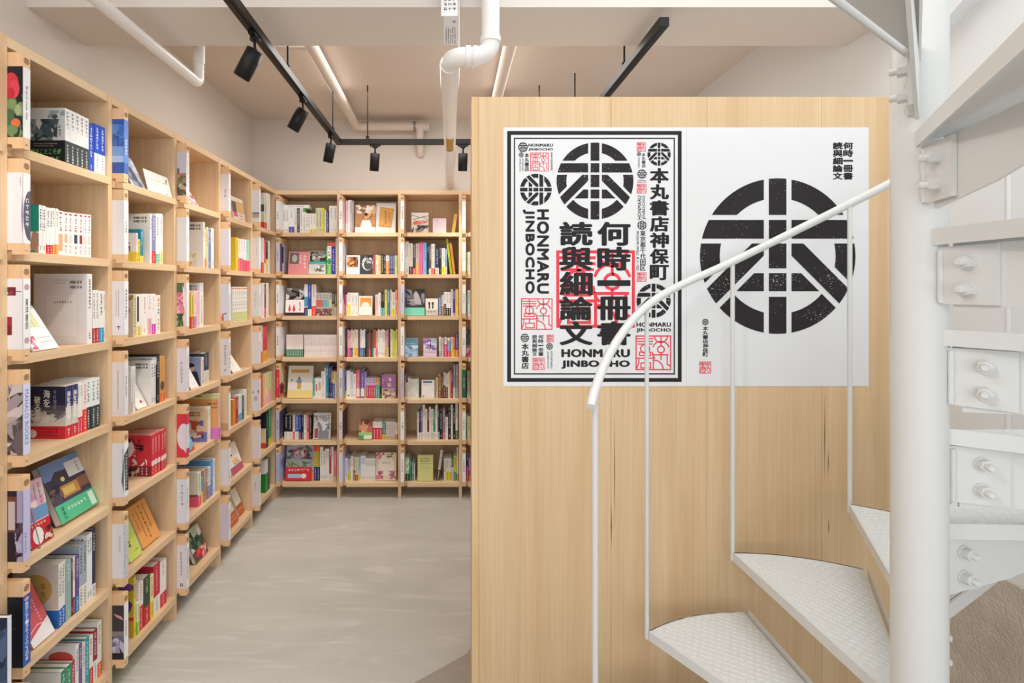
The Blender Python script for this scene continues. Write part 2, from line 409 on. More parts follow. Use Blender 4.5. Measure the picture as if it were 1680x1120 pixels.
# ------------------------------------------------------------------ posters on the partition
PS = PY_/F                        # metres per photo pixel on the partition
def ppos(x, y): return (x-PX)*PS, EYE-(y-PY)*PS
def poster(name, label, x0, x1, y0=209, y1=633):
    X0, Z1 = ppos(x0, y0); X1, Z0 = ppos(x1, y1); yy = PY_-.0007
    t = tag(empty(name, (X0, yy, Z0)), label, 'poster', 'posters on the pine partition')
    b = MB(); n = 14
    W, H = X1-X0, Z1-Z0
    for i in range(n):            # paper with a very slight wave
        def wv(k): return .0012*math.sin(k*2.1)
        a, c = W*i/n, W*(i+1)/n
        b.prism([(a, 0, 0), (c, 0, 0), (c, 0, H), (a, 0, H)], (0, .0006, 0))
    b.build('paper_sheet', M_POSTER, t)
    return t, W, H
class PosterInk:
    """lettering laid out in photo pixels of the sheet; every emblem, stamp and run of lettering is a part of its own"""
    def __init__(self, x0, y1): self.x0 = x0; self.y1 = y1; self.mb = []
    def sh(self, layer):
        s = Sheet(MB(), (0, 0, 0), (PS, 0, 0), (0, 0, PS), (0, -1, 0), .0006 if layer != 'seal_print' else .0003)
        self.mb.append((layer, s)); return s
    def r(self, x0, y0, x1, y1): return x0-self.x0, self.y1-y1, x1-x0, y1-y0
    def emb(self, cx, cy, r, rot=0, layer='emblem_print'): self.sh(layer).emblem(cx-self.x0, self.y1-cy, r, '000', rot)
    def col(self, s, x0, y0, x1, y1, bold=.02, fill=.97): self.sh('lettering').column(s, *self.r(x0, y0, x1, y1), '000', bold, fill)
    def txt(self, s, x0, y0, x1, y1, bold=.05, rot=0): self.sh('lettering').text(s, *self.r(x0, y0, x1, y1), '000', bold, rot)
    def seal(self, x0, y0, x1, y1, t=None): self.sh('seal_print').seal(*self.r(x0, y0, x1, y1), '000', t)
    def frame(self, x0, y0, x1, y1, t):
        x, y, w, h = self.r(x0, y0, x1, y1); s = self.sh('frame_print')
        s.rect(x, y, w, t, '000'); s.rect(x, y+h-t, w, t, '000'); s.rect(x, y+t, t, h-2*t, '000'); s.rect(x+w-t, y+t, t, h-2*t, '000')
    def done(self, t, mats):
        for k, s in self.mb: s.mb.build(k, mats.get(k, M_INK), t)
t, W_, H_ = poster('poster', 'white poster filled with black bookshop lettering, red stamps and a double black frame', 826, 1126)
k = PosterInk(826, 633)
k.frame(832, 215, 1118, 626, 6.2); k.frame(843, 226, 1107, 614, 2)
k.emb(976, 297, 63)
HB = 'HONMARU'; JB = 'JINBOCHO'
k.emb(858, 241.5, 8); k.txt(HB, 867, 235.5, 907, 240.8); k.txt(JB, 867, 243, 907, 248)
k.emb(855, 254, 4); k.txt(JB, 851.5, 260, 854.5, 281, .01, 1); k.txt(HB, 856, 259, 858.7, 281, .01, 1)
k.col('本丸書店', 860.5, 251, 868, 281, .025); k.seal(870.5, 251, 899.5, 280.5, 1.1); k.col('東京都千代田区神田神保町', 903.5, 250, 906.5, 280, .01)
k.emb(879, 311, 26, 1); k.txt(HB, 881, 343, 900.5, 482, .06, 1); k.txt(JB, 858, 343, 877, 482, .06, 1)
k.seal(855.5, 490, 905.5, 540, 1.7)
k.emb(861, 554, 7); k.col('本丸書店', 855.5, 563, 867.5, 605, .03); k.col('読與細論文', 873, 549, 881, 584, .025); k.col('何時一冊書', 883, 549, 891.5, 584, .025)
k.seal(874, 587, 893, 606, .9); k.seal(897, 549, 908, 561, .7); k.emb(901.5, 568, 5.5); k.txt(JB, 897, 576, 900.5, 604, .01, 1); k.txt(HB, 903, 576, 906.5, 604, .01, 1)
k.col('何時一冊書', 980, 363, 1034, 567, .042, .99); k.col('読與細論文', 918, 363, 972, 567, .042, .99)
k.seal(915, 413, 1039, 535, 5)
k.txt(HB, 921, 572, 1033, 586, .065); k.txt(JB, 921, 590.5, 1033, 605, .065)
k.seal(1045, 234, 1059, 248.5, .8); k.col('本丸書店', 1052.5, 251, 1059, 275, .02); k.emb(1048, 253, 3.4); k.txt(HB, 1046.5, 258, 1049.5, 275, 0, 1)
k.emb(1053, 285.5, 7.6); k.txt(HB, 1045.5, 295, 1060, 297.3, .01); k.txt(JB, 1045.5, 298.2, 1060, 300.4, .01); k.seal(1045, 302, 1060, 317, .8)
k.txt(HB, 1046, 321, 1052, 360, .02, 3); k.txt(JB, 1053.5, 321, 1059.5, 360, .02, 3); k.emb(1053, 369.5, 7.5, 1)
k.col('東京都千代田区', 1050, 378, 1059, 444, .02); k.col('神田神保町一丁目', 1044, 378, 1048, 444, .0); k.seal(1045, 447, 1060, 461.5, .8)
k.emb(1081, 253, 19); k.col('本丸書店神保町', 1066, 275, 1097, 460, .042, .98); k.emb(1072, 493, 28)
k.txt(HB, 1044, 528.5, 1100.5, 536); k.txt(JB, 1044, 538, 1100.5, 545.5); k.seal(1043.5, 551, 1100, 606, 2)
k.done(t, {'seal_print': M_RED, 'lettering': M_INK2, 'frame_print': M_INK2})
t, W_, H_ = poster('poster', 'white poster with one huge round black emblem and small lettering in two corners', 1126.4, 1425)
k = PosterInk(1126.4, 633)
k.emb(1275.5, 420, 127.5); k.col('何時一冊書', 1383, 233, 1399, 295, .045, .97); k.col('読與細論文', 1366, 233, 1382, 295, .045, .97)
k.emb(1157, 528, 5.3); k.col('本丸書店神保町', 1152.5, 535, 1161.5, 585, .03); k.seal(1147.5, 593.5, 1166, 612, 1)
k.done(t, {'seal_print': M_RED, 'lettering': M_INK2})

# ------------------------------------------------------------------ spiral stair
XP, YP, RISE, Z1, TH1, SPAN, RO, RP = .9757, 1.0371, .2, .4534, 121.0, 32.74, .654, .0455
st = tag(empty('spiral_staircase', (XP, YP, 0)), 'white steel spiral staircase with chequer plate treads around a round pole', 'staircase')
b = MB(); b.tube([(0, 0, 0), (0, 0, 4.2)], RP, 40); b.build('center_pole', M_STEEL, st)
def pol(r, deg, z=0): a = math.radians(deg); return Vector((r*math.cos(a), r*math.sin(a), z))
def radial(r0, r1, deg, off, z00, z01, z10, z11, th):
    """upright plate along a radius, off metres to its clockwise side, z at inner and outer ends"""
    a = math.radians(deg); e = Vector((math.cos(a), math.sin(a), 0)); c = Vector((math.sin(a), -math.cos(a), 0))
    p = [e*r0+c*off+Vector((0, 0, z00)), e*r1+c*off+Vector((0, 0, z10)), e*r1+c*off+Vector((0, 0, z11)), e*r0+c*off+Vector((0, 0, z01))]
    return p, c*th, e, c
for i in range(0, 10):
    z = Z1+(i-1)*RISE-(.02 if i == 9 else 0); a0 = TH1-30*(i-1); a1 = a0-SPAN
    if i == 9: a0, a1 = -133.0, -147.0                              # the landing starts at its plate
    span = a0-a1; tr = empty('tread'); tr.parent = st
    b = MB(); n = 12
    arc = [pol(RO, a0+(a1-a0)*k/n) for k in range(n+1)]
    inner = [pol(RP+.001, a1), pol(RP+.001, (a0+a1)/2), pol(RP+.001, a0)]
    prof = arc+inner; T = .006
    b.prism([p+Vector((0, 0, z-T)) for p in prof], (0, 0, T))
    for p, sw in (radial(RP+.006, RO, a0, -.003, z-.030, z-.001, z-.030, z-.001, .004)[:2],
                  radial(RP-.018, RO-.01, a1, .010, z-(.020 if i != 9 else .008), z+.012, z-(.020 if i != 9 else .008), z+.012, .004)[:2]):
        b.prism(p, sw)
    for k in range(n):                                                  # folded outer edge
        p, q = arc[k], arc[k+1]
        b.prism([p+Vector((0, 0, z-.022)), q+Vector((0, 0, z-.022)), q+Vector((0, 0, z)), p+Vector((0, 0, z))], (p+q)*(-.0022/RO))
    # raised lozenges of the chequer plate
    mid = math.radians((a0+a1)/2); e1 = Vector((math.cos(mid), math.sin(mid), 0)); e2 = Vector((-e1.y, e1.x, 0)); g = .0145
    for u in range(3, 48):
        for v in range(-28, 29):
            c = e1*(u*g)+e2*(v*g); rr = c.length; an = math.degrees(math.atan2(c.y, c.x))
            d0 = (an-a1+180) % 360-180
            if not (RP+.02 < rr < RO-.012): continue
            if d0*math.pi/180*rr < .012 or (span-d0)*math.pi/180*rr < .010: continue
            s = 1 if (u+v) % 2 else -1
            d = (e1+e2*s).normalized(); q = Vector((-d.y, d.x, 0)); up = Vector((0, 0, z))
            top = c+up+Vector((0, 0, .0014))
            A, B_, C_, D_ = c+d*.0092+up, c+q*.0030+up, c-d*.0092+up, c-q*.0030+up
            b.add([A, B_, C_, D_, top+d*.004, top-d*.004], [(0, 1, 4), (1, 2, 5), (1, 5, 4), (2, 3, 5), (3, 0, 4), (3, 4, 5)])
    b.build('chequer_plate', M_STEEL, tr)
    # tapering support plate, welded bracket and two bolts
    as_ = a1+12 if i != 9 else -134.5
    b = MB(); p, sw, e, c = radial(RP+.018, RO-.02, as_, -.002, z-.150, z-.022, z-.045, z-.022, .006)
    m0 = p[0].lerp(p[1], .3)+Vector((0, 0, -.012))
    b.prism([p[0], m0, p[1], p[2], p[3]], sw); b.build('support_plate', M_STEEL, tr)
    b = MB(); p, sw, e, c = radial(RP-.002, RP+.092, as_, .0045, z-.137, z-.024, z-.137, z-.024, .008); b.prism(p, sw)
    b.tube([e*(RP+.003)+c*.013+Vector((0, 0, zz)) for zz in (z-.135, z-.115, z-.09, z-.06, z-.03)], [.005, .006, .0048, .006, .005], 8)
    b.build('pole_bracket', M_STEEL, tr)
    for zz in (z-.056, z-.108):
        b = MB(); o = e*(RP+.050)+Vector((0, 0, zz))
        b.tube([o+c*.0125, o+c*.0155], .0145, 20)
        h = []
        for k in range(6):
            an = math.pi/3*k+.3; h.append(o+c*.0155+(e*math.cos(an)+Vector((0, 0, math.sin(an))))*.0125)
        b.prism(h, c*.014); b.tube([o+c*.0295, o+c*.040, o+c*.042], [.0068, .0068, .005], 14)
        b.build('bolt', M_STEEL, tr)
# handrail and balusters
rail = {151: 1.262, 121: 1.490, 91: 1.640, 61: 1.823, 31: 2.02, 1: 2.22, -29: 2.42}
def railz(d):
    ks = sorted(rail)
    d = min(max(d, ks[0]), ks[-1])
    for a, c in zip(ks, ks[1:]):
        if a <= d <= c:
            i = ks.index(a); p0 = rail[ks[max(i-1, 0)]] if i > 0 else 2*rail[a]-rail[c]; p3 = rail[ks[i+2]] if i+2 < len(ks) else 2*rail[c]-rail[a]
            u = (d-a)/(c-a); p1, p2 = rail[a], rail[c]
            return .5*(2*p1+(p2-p0)*u+(2*p0-5*p1+4*p2-p3)*u*u+(3*p1-p0-3*p2+p3)*u**3)
    return rail[ks[-1]]
path = [pol(RO+.012, 154.5, railz(151)-.028), pol(RO+.012, 153.3, railz(151)-.018)]+[pol(RO+.012, d, railz(d)) for d in range(151, -30, -4)]
b = MB(); b.tube(path, [.011]+[.0130]*(len(path)-1), 18); b.build('handrail', M_STEEL, st)
for d in (151, 121, 91, 61, 31, 1):
    z0 = Z1+round((TH1-d)/30)*RISE-.03
    b = MB(); b.tube([pol(RO+.009, d, z0), pol(RO+.009, d, railz(d)-.008)], .0068 if d != 151 else .0085, 12); b.build('baluster', M_STEEL, st)

# ------------------------------------------------------------------ pipes under the ceiling
def bend(pts, r=.05, n=7):
    """rounds the corners of a polyline"""
    pts = [Vector(p) for p in pts]; out = [pts[0]]
    for a, p, c in zip(pts, pts[1:], pts[2:]):
        d0 = (a-p).normalized(); d1 = (c-p).normalized()
        for i in range(n+1):
            u = i/n; q0 = p+d0*r*(1-u); q1 = p+d1*r*u; out.append(q0*(1-u)+q1*u)
    return out+[pts[-1]]
t = tag(empty('conduit_pipe'), 'thin white pipe slanting over the left bookcase and turning up behind the beam', 'pipe')
b = MB(); b.tube(bend([(-1.175, -.3, 2.509), (-1.175, 2.335, 2.509), (-1.175, 2.335, 2.90)], .035), .0225, 18); b.build('pipe', M_PIPE, t)
b = MB(); b.tube([(-1.175, 2.335, 2.60), (-1.175, 2.335, 2.70)], .026, 18); b.tube([(-1.175, 2.335, 2.72), (-1.175, 2.335, 2.728)], .032, 18); b.build('socket', M_PIPE, t)
t = tag(empty('drain_pipe'), 'wide white drain pipe with a stepped bend and a gold tag', 'pipe')
b = MB(); b.tube(bend([(.147, 1.80, 2.902), (.147, 1.80, 2.385), (0, 1.80, 2.385), (0, YB, 2.385)], .062, 9), .033, 24); b.build('pipe', M_PIPE, t)
b = MB(); b.tube([(.147, 1.80, 2.435), (.147, 1.80, 2.455)], .0375, 24); b.tube([(.058, 1.8, 2.385), (.075, 1.8, 2.385)], .038, 24); b.tube([(.084, 1.8, 2.385), (.100, 1.8, 2.385)], .038, 24)
b.tube([(0, 1.855, 2.385), (0, 2.06, 2.385)], .0375, 24); b.build('socket', M_PIPE, t)
b = MB()
for k in range(6):
    a0, a1 = math.radians(-125+k*12), math.radians(-113+k*12); q = .0338
    b.poly([(q*math.cos(a0), 2.68, 2.385+q*math.sin(a0)), (q*math.cos(a1), 2.68, 2.385+q*math.sin(a1)), (q*math.cos(a1), 2.92, 2.385+q*math.sin(a1)), (q*math.cos(a0), 2.92, 2.385+q*math.sin(a0))], 'b08a36')
b.build('gold_tag', M_PRINT, t)
t = tag(empty('ceiling_pipe'), 'white pipe along the ceiling beside the left track, turning right on the back wall', 'pipe')
b = MB(); b.tube(bend([(-.735, BEAM1-.05, 2.845), (-.735, 3.91, 2.825), (-.16, 3.91, 2.825)], .05), .034, 20)
b.tube([(-.235, 3.91, 2.825), (-.235, 3.91, 2.70), (-.235, 3.99, 2.62)], .030, 18); b.tube([(-1.17, 2.66, 2.862), (-.73, 2.66, 2.845)], .022, 16); b.build('pipe', M_CEIL, t)
b = MB(); b.tube([(-.285, 3.91, 2.825), (-.265, 3.91, 2.825)], .038, 20, '444'); b.build('clamp', M_ACRYL, t)
t = tag(empty('ceiling_pipe'), 'white pipe along the ceiling above the pine partition, right of the drain pipe', 'pipe')
b = MB(); b.tube([(.318, BEAM1-.05, 2.838), (.318, YB, 2.838)], .035, 20); b.build('pipe', M_CEIL, t)
# instruction label hanging on its thin rod in front of the beam
t = tag(empty('instruction_label'), 'white and grey instruction label with tiny print on a thin white rod before the beam', 'label')
b = MB(); b.tube([(.033, 1.84, 2.90), (.033, 1.84, 2.42)], .0035, 10); b.tube([(.033, 1.84, 2.62), (.033, 1.84, 2.9)], .008, 10); b.build('rod', M_PIPE, t)
b = MB(); b.box((-.032, 1.828, 2.548), (.029, 1.830, 2.90), 'f2f2f2'); b.box((-.022, 1.8285, 2.442), (.031, 1.8305, 2.55), 'b9b0a9')
s = Sheet(b, (-.03, 1.828, 2.44), (1, 0, 0), (0, 0, 1), (0, -1, 0))
for k in range(7): s.marks(.006, .128+k*.017, .05, .011, '444', None, k, True)
s.ell(.046, .087, .006, .004, '7a6f86'); 
for k in range(5): s.marks(.014+.008*k, .006, .0055, .066-.006*(k % 3), '5a5356', None, 20+k)
b.build('printed_sheet', M_PRINT, t)

# ------------------------------------------------------------------ lighting track and spotlights
TZ, TX0, TX1, TY = 2.526, -.739, .785, 3.316
def track(name, label, segs, hangers):
    t = tag(empty(name), label, 'light track', 'black lighting tracks')
    for a, c in segs:
        b = MB(); a = Vector(a); c = Vector(c); hw = .0175
        if abs(a.x-c.x) < 1e-6: b.box((a.x-hw, a.y, TZ-.016), (a.x+hw, c.y, TZ+.016)); b.box((a.x-.004, a.y, TZ-.0175), (a.x+.004, c.y, TZ-.0155))
        else: b.box((a.x, a.y-hw, TZ-.016), (c.x, a.y+hw, TZ+.016))
        b.build('track_rail', M_BLACK, t)
    for x, y in hangers:
        b = MB(); b.tube([(x, y, TZ+.016), (x, y, CEIL if not BEAM0 < y < BEAM1 else BEAMZ)], .0042, 10); b.tube([(x, y, TZ+.012), (x, y, TZ+.04)], .011, 14); b.build('hanger_rod', M_BLACK, t)
track('lighting_track', 'black lighting track with an angled corner left of the drain pipe',
      [((TX0, -.6, 0), (TX0, TY+.0175, 0)), ((TX0+.0175, TY, 0), (TX1-.0175, TY, 0))], [(TX0, 2.273), (TX0, 3.148), (TX0, .6), (-.547, TY), (.594, TY)])
track('lighting_track', 'black lighting track over the pine partition, its near end cut square', [((TX1, 1.824, 0), (TX1, TY+.0175, 0))], [(TX1, 2.245), (TX1, 3.13)])
def spotlight(x, y, aim, label, energy, along, col=(1, .92, .82), size=95):
    t = tag(empty('track_spotlight', (x, y, TZ-.016)), label, 'spotlight', 'black cylinder spotlights on the track')
    b = MB(); 
    if along: b.box((-.012, -.035, -.012), (.012, .035, 0))
    else: b.box((-.035, -.012, -.012), (.035, .012, 0))
    b.tube([(0, 0, -.012), (0, 0, -.022)], .018, 18); b.build('track_adapter', M_BLACK, t)
    b = MB(); b.tube([(0, 0, -.02), (0, 0, -.058)], .0055, 12); b.tube([(0, 0, -.054), (0, 0, -.07)], .009, 12); b.build('swivel_arm', M_BLACK, t)
    d = (Vector(aim)-Vector((x, y, TZ-.1))).normalized(); p = Vector((0, 0, -.064))
    b = MB(); b.tube([p-d*.006, p-d*.004, p+d*.108, p+d*.110], [.026, .031, .031, .0275], 28, caps=False)
    b.tube([p+d*.110, p+d*.10], [.0275, .0265], 28, caps=False); q = []
    b.tube([p-d*.0061, p-d*.006], [.026, .026], 28); b.build('lamp_body', M_BLACK, t)
    b = MB(); b.tube([p+d*.099, p+d*.101], .0262, 24); b.build('lens', M_LENS, t)
    l = bpy.data.lights.new('spot_lamp', 'SPOT'); l.energy = energy; l.color = col; l.spot_size = math.radians(size); l.spot_blend = .9; l.shadow_soft_size = .03
    o = bpy.data.objects.new('spot_lamp', l); C.objects.link(o); o.parent = t; o.location = p+d*.115
    o.rotation_euler = d.to_track_quat('-Z', 'Y').to_euler()
SP = 15
spotlight(TX0, 1.889, (-1.38, 2.0, 1.35), 'largest black spotlight, hanging under the beam on the left track', SP, True)
spotlight(TX0, 2.508, (-1.38, 2.65, 1.35), 'black spotlight on the left track, between two hanger rods', SP, True)
spotlight(TX0, 3.10, (-1.0, 3.3, 1.3), 'black spotlight beside the corner of the track', SP, True)
spotlight(-.497, TY, (-.62, 3.66, 1.2), 'black spotlight on the cross track, right of the track corner', SP, False)
spotlight(.088, TY, (.06, 3.66, 1.2), 'black spotlight hanging close behind the left edge of the partition', SP, False)
spotlight(TX0, .95, (-1.30, 1.3, 1.2), 'black spotlight on the left track in front of the beam', SP, True)
spotlight(TX0, .25, (1.0, 1.2, 1.35), 'black spotlight on the left track turned towards the staircase', 17, True, (1, .95, .89), 75)

# ------------------------------------------------------------------ bookcases
LX, LY, PITCH, TH, DEPTH = -1.2868, 1.4498, .45, .023, .29      # left case: front plane, first bay, pitch, board thickness
BY, BX = 3.70, -1.2868                                           # back case: front plane, inner left edge
BU = [BX, -.8137, -.3619, .0899, .5417]; BE = [-.8367, -.3849, .0669, .5187, .97]
SH = [1.968-.3089*k for k in range(7)]                           # tops of the seven shelves
ROW = ['top', 'second', 'third', 'fourth', 'fifth', 'sixth', 'bottom']
def frame(case, bay):
    """matrix of a bay: x to the right along the shelf, y into the shelf, z up from the floor"""
    if case == 'L': return Matrix(((0, -1, 0, LX), (1, 0, 0, LY+PITCH*(bay-1)), (0, 0, 1, 0), (0, 0, 0, 1)))
    return Matrix(((1, 0, 0, BU[bay-1]), (0, 1, 0, BY), (0, 0, 1, 0), (0, 0, 0, 1)))
def width(case, bay): return PITCH-TH if case == 'L' else BE[bay-1]-BU[bay-1]
def bookcase(case, bays, label):
    M0 = frame(case, 1); base = M0.to_translation()
    t = tag(empty('bookcase', base), label, 'bookcase', 'pine bookcases along the walls')
    inv = Matrix.Translation(-base)
    up = M_PINE[2]; along = M_PINE[1 if case == 'L' else 0]
    def put(mb, name, m, bay): mb.build(name, m, t, M=inv @ frame(case, bay))
    for bay in bays:
        W = width(case, bay)
        b = MB(); b.box((W, 0, 0), (W+TH, DEPTH, 2.282)); put(b, 'upright', up, bay)
        if bay == bays[0]:
            b = MB(); b.box((-TH, 0, 0), (0, DEPTH, 2.282)); put(b, 'upright', up, bay)
        b = MB(); b.box((.0003, .001, 2.252), (W-.0003, DEPTH, 2.281)); put(b, 'top_board', along, bay)
        for z in SH:
            b = MB(); b.prism([(.0003, .018, z-.028), (.039, .018, z-.028), (.047, -.010, z-.028), (W-.0003, -.010, z-.028), (W-.0003, DEPTH, z-.028), (.0003, DEPTH, z-.028)], (0, 0, .028)); put(b, 'shelf', along, bay)
        b = MB(); b.box((.0003, DEPTH-.012, .087), (W-.0003, DEPTH-.001, 2.25)); put(b, 'back_panel', up, bay)
        b = MB(); b.box((.0003, .20, 0), (W-.0003, .215, .086)); put(b, 'plinth_board', along, bay)
        if case == 'L': b = MB(); b.box((W-.07, .06, 0), (W-.0003, .12, .0865)); put(b, 'foot_block', along, bay)
    return t
bookcase('L', [0, 1, 2, 3, 4, 5], 'long pine bookcase along the left wall, seven shelves high')
bookcase('B', [1, 2, 3, 4], 'pine bookcase against the back wall, partly hidden by the partition')

# ------------------------------------------------------------------ signs at the left of every compartment
BAYN = {'L': ['edge bay', 'first bay', 'second bay', 'third bay', 'fourth bay', 'corner bay'], 'B': ['', 'corner bay', 'second bay', 'third bay', 'fourth bay']}
CASEN = {'L': 'left bookcase', 'B': 'back bookcase'}
def sign(case, bay, row, look, side='eceaee', front='f4f4f6', art=(), text=None, tcol='333', words=''):
    T, PR, IN = .0255, .044, .150
    M = frame(case, bay); z = SH[row-1]
    o = empty('shelf_sign', M=M @ Matrix.Translation((.0115 if (case, bay) == ('B', 1) else .0012, 0, z)))
    tag(o, '%s, %s shelf, %s, %s' % (look, ROW[row-1], BAYN[case][bay], CASEN[case]), 'sign', 'shelf owner signs on pine blocks')
    b = MB(); b.box((0, -PR, .0008), (T, IN, .268)); b.box((0, -PR, -.012), (T, -.004 if False else -.0125, .0008)); b.build('wooden_block', M_BLOCK, o)
    b = MB(); z0, z1, e = .021, .227, .0005
    b.box((-e+.0001, -PR-e, z0), (0, IN-.02, z1), side); b.box((-e+.0001, -PR-e, z0), (T+e-.0001, -PR, z1), front); b.box((T, -PR-e, z0), (T+e, IN-.02, z1), side)
    if case == 'L': s = Sheet(b, (-e, 0, z0), (0, -1, 0), (0, 0, 1), (-1, 0, 0), .0002); s.art(PR, z1-z0, art)
    else: s = Sheet(b, (T+e, -PR, z0), (0, 1, 0), (0, 0, 1), (1, 0, 0), .0002); s.art(PR*3.4, z1-z0, art)
    s = Sheet(b, (0, -PR-e, z0), (1, 0, 0), (0, 0, 1), (0, -1, 0), .0002); H = z1-z0
    if isinstance(text, tuple):
        s.art(T, H, text)
    elif text: s.marks(T*.3, H*.3, T*.38, H*.36, tcol, None, bay*9+row)
    b.build('printed_sleeve', M_PRINT, o)
    b = MB(); s = Sheet(b, (0, -PR, 0), (1, 0, 0), (0, 0, 1), (0, -1, 0), .0003); s.emblem(T/2, .247, .0092, '000'); s.marks(T*.28, -.002, T*.45, .006, '000', None, row, True); b.build('burnt_emblem', M_BURN, o)
    return o

# ------------------------------------------------------------------ books
CNT = {}
ORD = ['first', 'second', 'third', 'fourth', 'fifth', 'sixth', 'seventh', 'eighth', 'ninth', 'tenth', '11th', '12th', '13th', '14th', '15th', '16th', '17th', '18th', '19th', '20th', '21st', '22nd', '23rd', '24th', '25th', '26th', '27th', '28th', '29th', '30th']
NAMED = [('white', 'f6f6f4'), ('cream', 'efe6cf'), ('light grey', 'c9c9c9'), ('grey', '8f8f90'), ('dark grey', '505054'), ('black', '1e1e22'), ('red', 'cc2f36'), ('dark red', '7d2430'), ('coral', 'ee8070'), ('pink', 'e97fa8'), ('pale pink', 'f1cfd4'),
         ('magenta', 'c92a78'), ('orange', 'ee8a32'), ('tan', 'd0a468'), ('brown', '7b5336'), ('yellow', 'f2d43a'), ('pale yellow', 'f1ea9c'), ('lime', 'c4d646'), ('green', '3b9a50'), ('pale green', 'a9dcae'), ('dark green', '1f5440'), ('teal', '2a9a98'), ('mint', '7fd6b8'),
         ('light blue', '9ccbe8'), ('blue', '3460c4'), ('navy', '26336b'), ('purple', '6a4a9a'), ('lilac', 'c3aede')]
def cname(c):
    a = hexc(c)[:3]; a = [k**.4545 for k in a]
    return min(NAMED, key=lambda n: sum((p-q**.4545)**2 for p, q in zip(a, hexc(n[1])[:3])))[0]
CUR = [None]
def at(case, bay, row): CUR[0] = (case, bay, row)
def px2u(x, s):
    case, bay, row = CUR[0]
    if case == 'L': return F*(-LX+s)/(PX-x)-(LY+PITCH*(bay-1))
    return (x-PX)*(BY+s)/F-BU[bay-1]
def depth_at(u, s):
    case, bay, row = CUR[0]
    return LY+PITCH*(bay-1)+u if case == 'L' else BY+s
def hgt(y, u, s): return EYE+(PY-y)*depth_at(u, s)/F-SH[CUR[0][2]-1]
def label_book(look):
    k = CNT.get(CUR[0], 0); CNT[CUR[0]] = k+1; case, bay, row = CUR[0]
    tail = '%s shelf, %s, %s' % (ROW[row-1], BAYN[case][bay], CASEN[case])
    r = '%s, %s, %s' % (look, ORD[k], tail)
    if len(r.split()) > 16: r = '%s, %s' % (look, tail)
    if len(r.split()) > 16: print('LONG', r)
    return r
def place(o, u, s, z, rot=None):
    case, bay, row = CUR[0]
    m = frame(case, bay) @ Matrix.Translation((u, s, SH[row-1]+.0004+z))
    o.matrix_world = m @ rot if rot is not None else m
def spine_book(t, d, h, cov, obi, oh, tx, spine, left, right, soft):
    bt = .0007 if soft else .0018
    b = MB(); b.box((0, 0, 0), (t, bt, h), cov); b.box((0, bt, 0), (bt, d, h), cov); b.box((t-bt, bt, 0), (t, d, h), cov)
    S = Sheet(b, (0, 0, 0), (1, 0, 0), (0, 0, 1), (0, -1, 0), .0003); Lf = Sheet(b, (0, d, 0), (0, -1, 0), (0, 0, 1), (-1, 0, 0), .0003); R = Sheet(b, (t, 0, 0), (0, 1, 0), (0, 0, 1), (1, 0, 0), .0003)
    ob = h*oh if obi else 0
    if spine: S.art(t, h, spine)
    if tx and spine is None:
        wc = min(t*.62, .011); n = int((h*.9-ob)/(wc*1.1)); n = min(n, rnd.randint(5, 10)); a = ob+(h-ob)*.93-n*wc*1.1
        S.marks((t-wc)/2, a, wc, n*wc*1.1, tx, n, rnd.randint(0, 999))
        if not obi: S.marks((t-wc*.8)/2, h*.07, wc*.8, h*.1, tx, 3, rnd.randint(0, 999))
    if left: Lf.art(d, h, left)
    if right: R.art(d, h, right)
    bm = b.build('book', M_PRINT)
    p = MB(); p.box((bt, bt, .002), (t-bt, d-.002, h-.0022)); p.build('page_block', M_PAGES, bm)
    if obi:
        e = .0004; q = MB(); q.box((-e, -e, .0002), (t+e, 0, ob), obi); q.box((-e, 0, .0002), (0, d*.9, ob), obi); q.box((t, 0, .0002), (t+e, d*.9, ob), obi)
        S = Sheet(q, (0, -e, 0), (1, 0, 0), (0, 0, 1), (0, -1, 0), .0002); tc = 'f6f6f4' if sum(hexc(obi)[:3]) < 1.3 else '444'
        wc = min(t*.5, .008); S.marks((t-wc)/2, ob*.1, wc, ob*.8, tc, None, rnd.randint(0, 999)); q.build('paper_band', M_PRINT, bm)
    return bm
def S(x0, x1, yt, cov, obi=None, tx='333', n=1, oh=.3, d=.13, s=None, spine=None, left=None, tilt=0, look=None, soft=False, jit=.0):
    """n upright books, spines outwards, between the photo columns x0 and x1, tops at yt"""
    if s is None: s = .008 if CUR[0][0] == 'L' else .034
    W = width(*CUR[0][:2])-.0012; u0, u1 = px2u(x0, s), px2u(x1, s)
    if u1 > W: u0, u1 = min(u0, W-.012) if u1-W < .012 else max(u0-(u1-W), .03), W
    u0 = max(u0, .0278); t = (u1-u0)/n
    yt0, yt1 = yt if isinstance(yt, tuple) else (yt, yt)
    h = hgt((yt0+yt1)/2, (u0+u1)/2, s) if isinstance(yt, tuple) else hgt(yt, u0 if CUR[0][0] == 'L' else (u0+u1)/2, s)
    h = min(h, .272); first = None
    for i in range(n):
        ss = s+rnd.uniform(0, .004)
        if first is None: o = first = spine_book(t-.0009, d, h, cov, obi, oh, tx, spine, left if i == 0 else None, None, soft)
        else: o = dup(first)
        lk = look or ('%s book%s' % (cname(cov), ' with %s band' % cname(obi) if obi else ''))
        tag(o, label_book(lk), 'book', 'books on the '+CASEN[CUR[0][0]])
        r = Matrix.Rotation(math.radians(tilt), 4, 'Y') if tilt else None
        dz = t*math.sin(math.radians(tilt)) if tilt > 0 else 0
        place(o, u0+i*t+.0004, ss, dz, r)
    return first
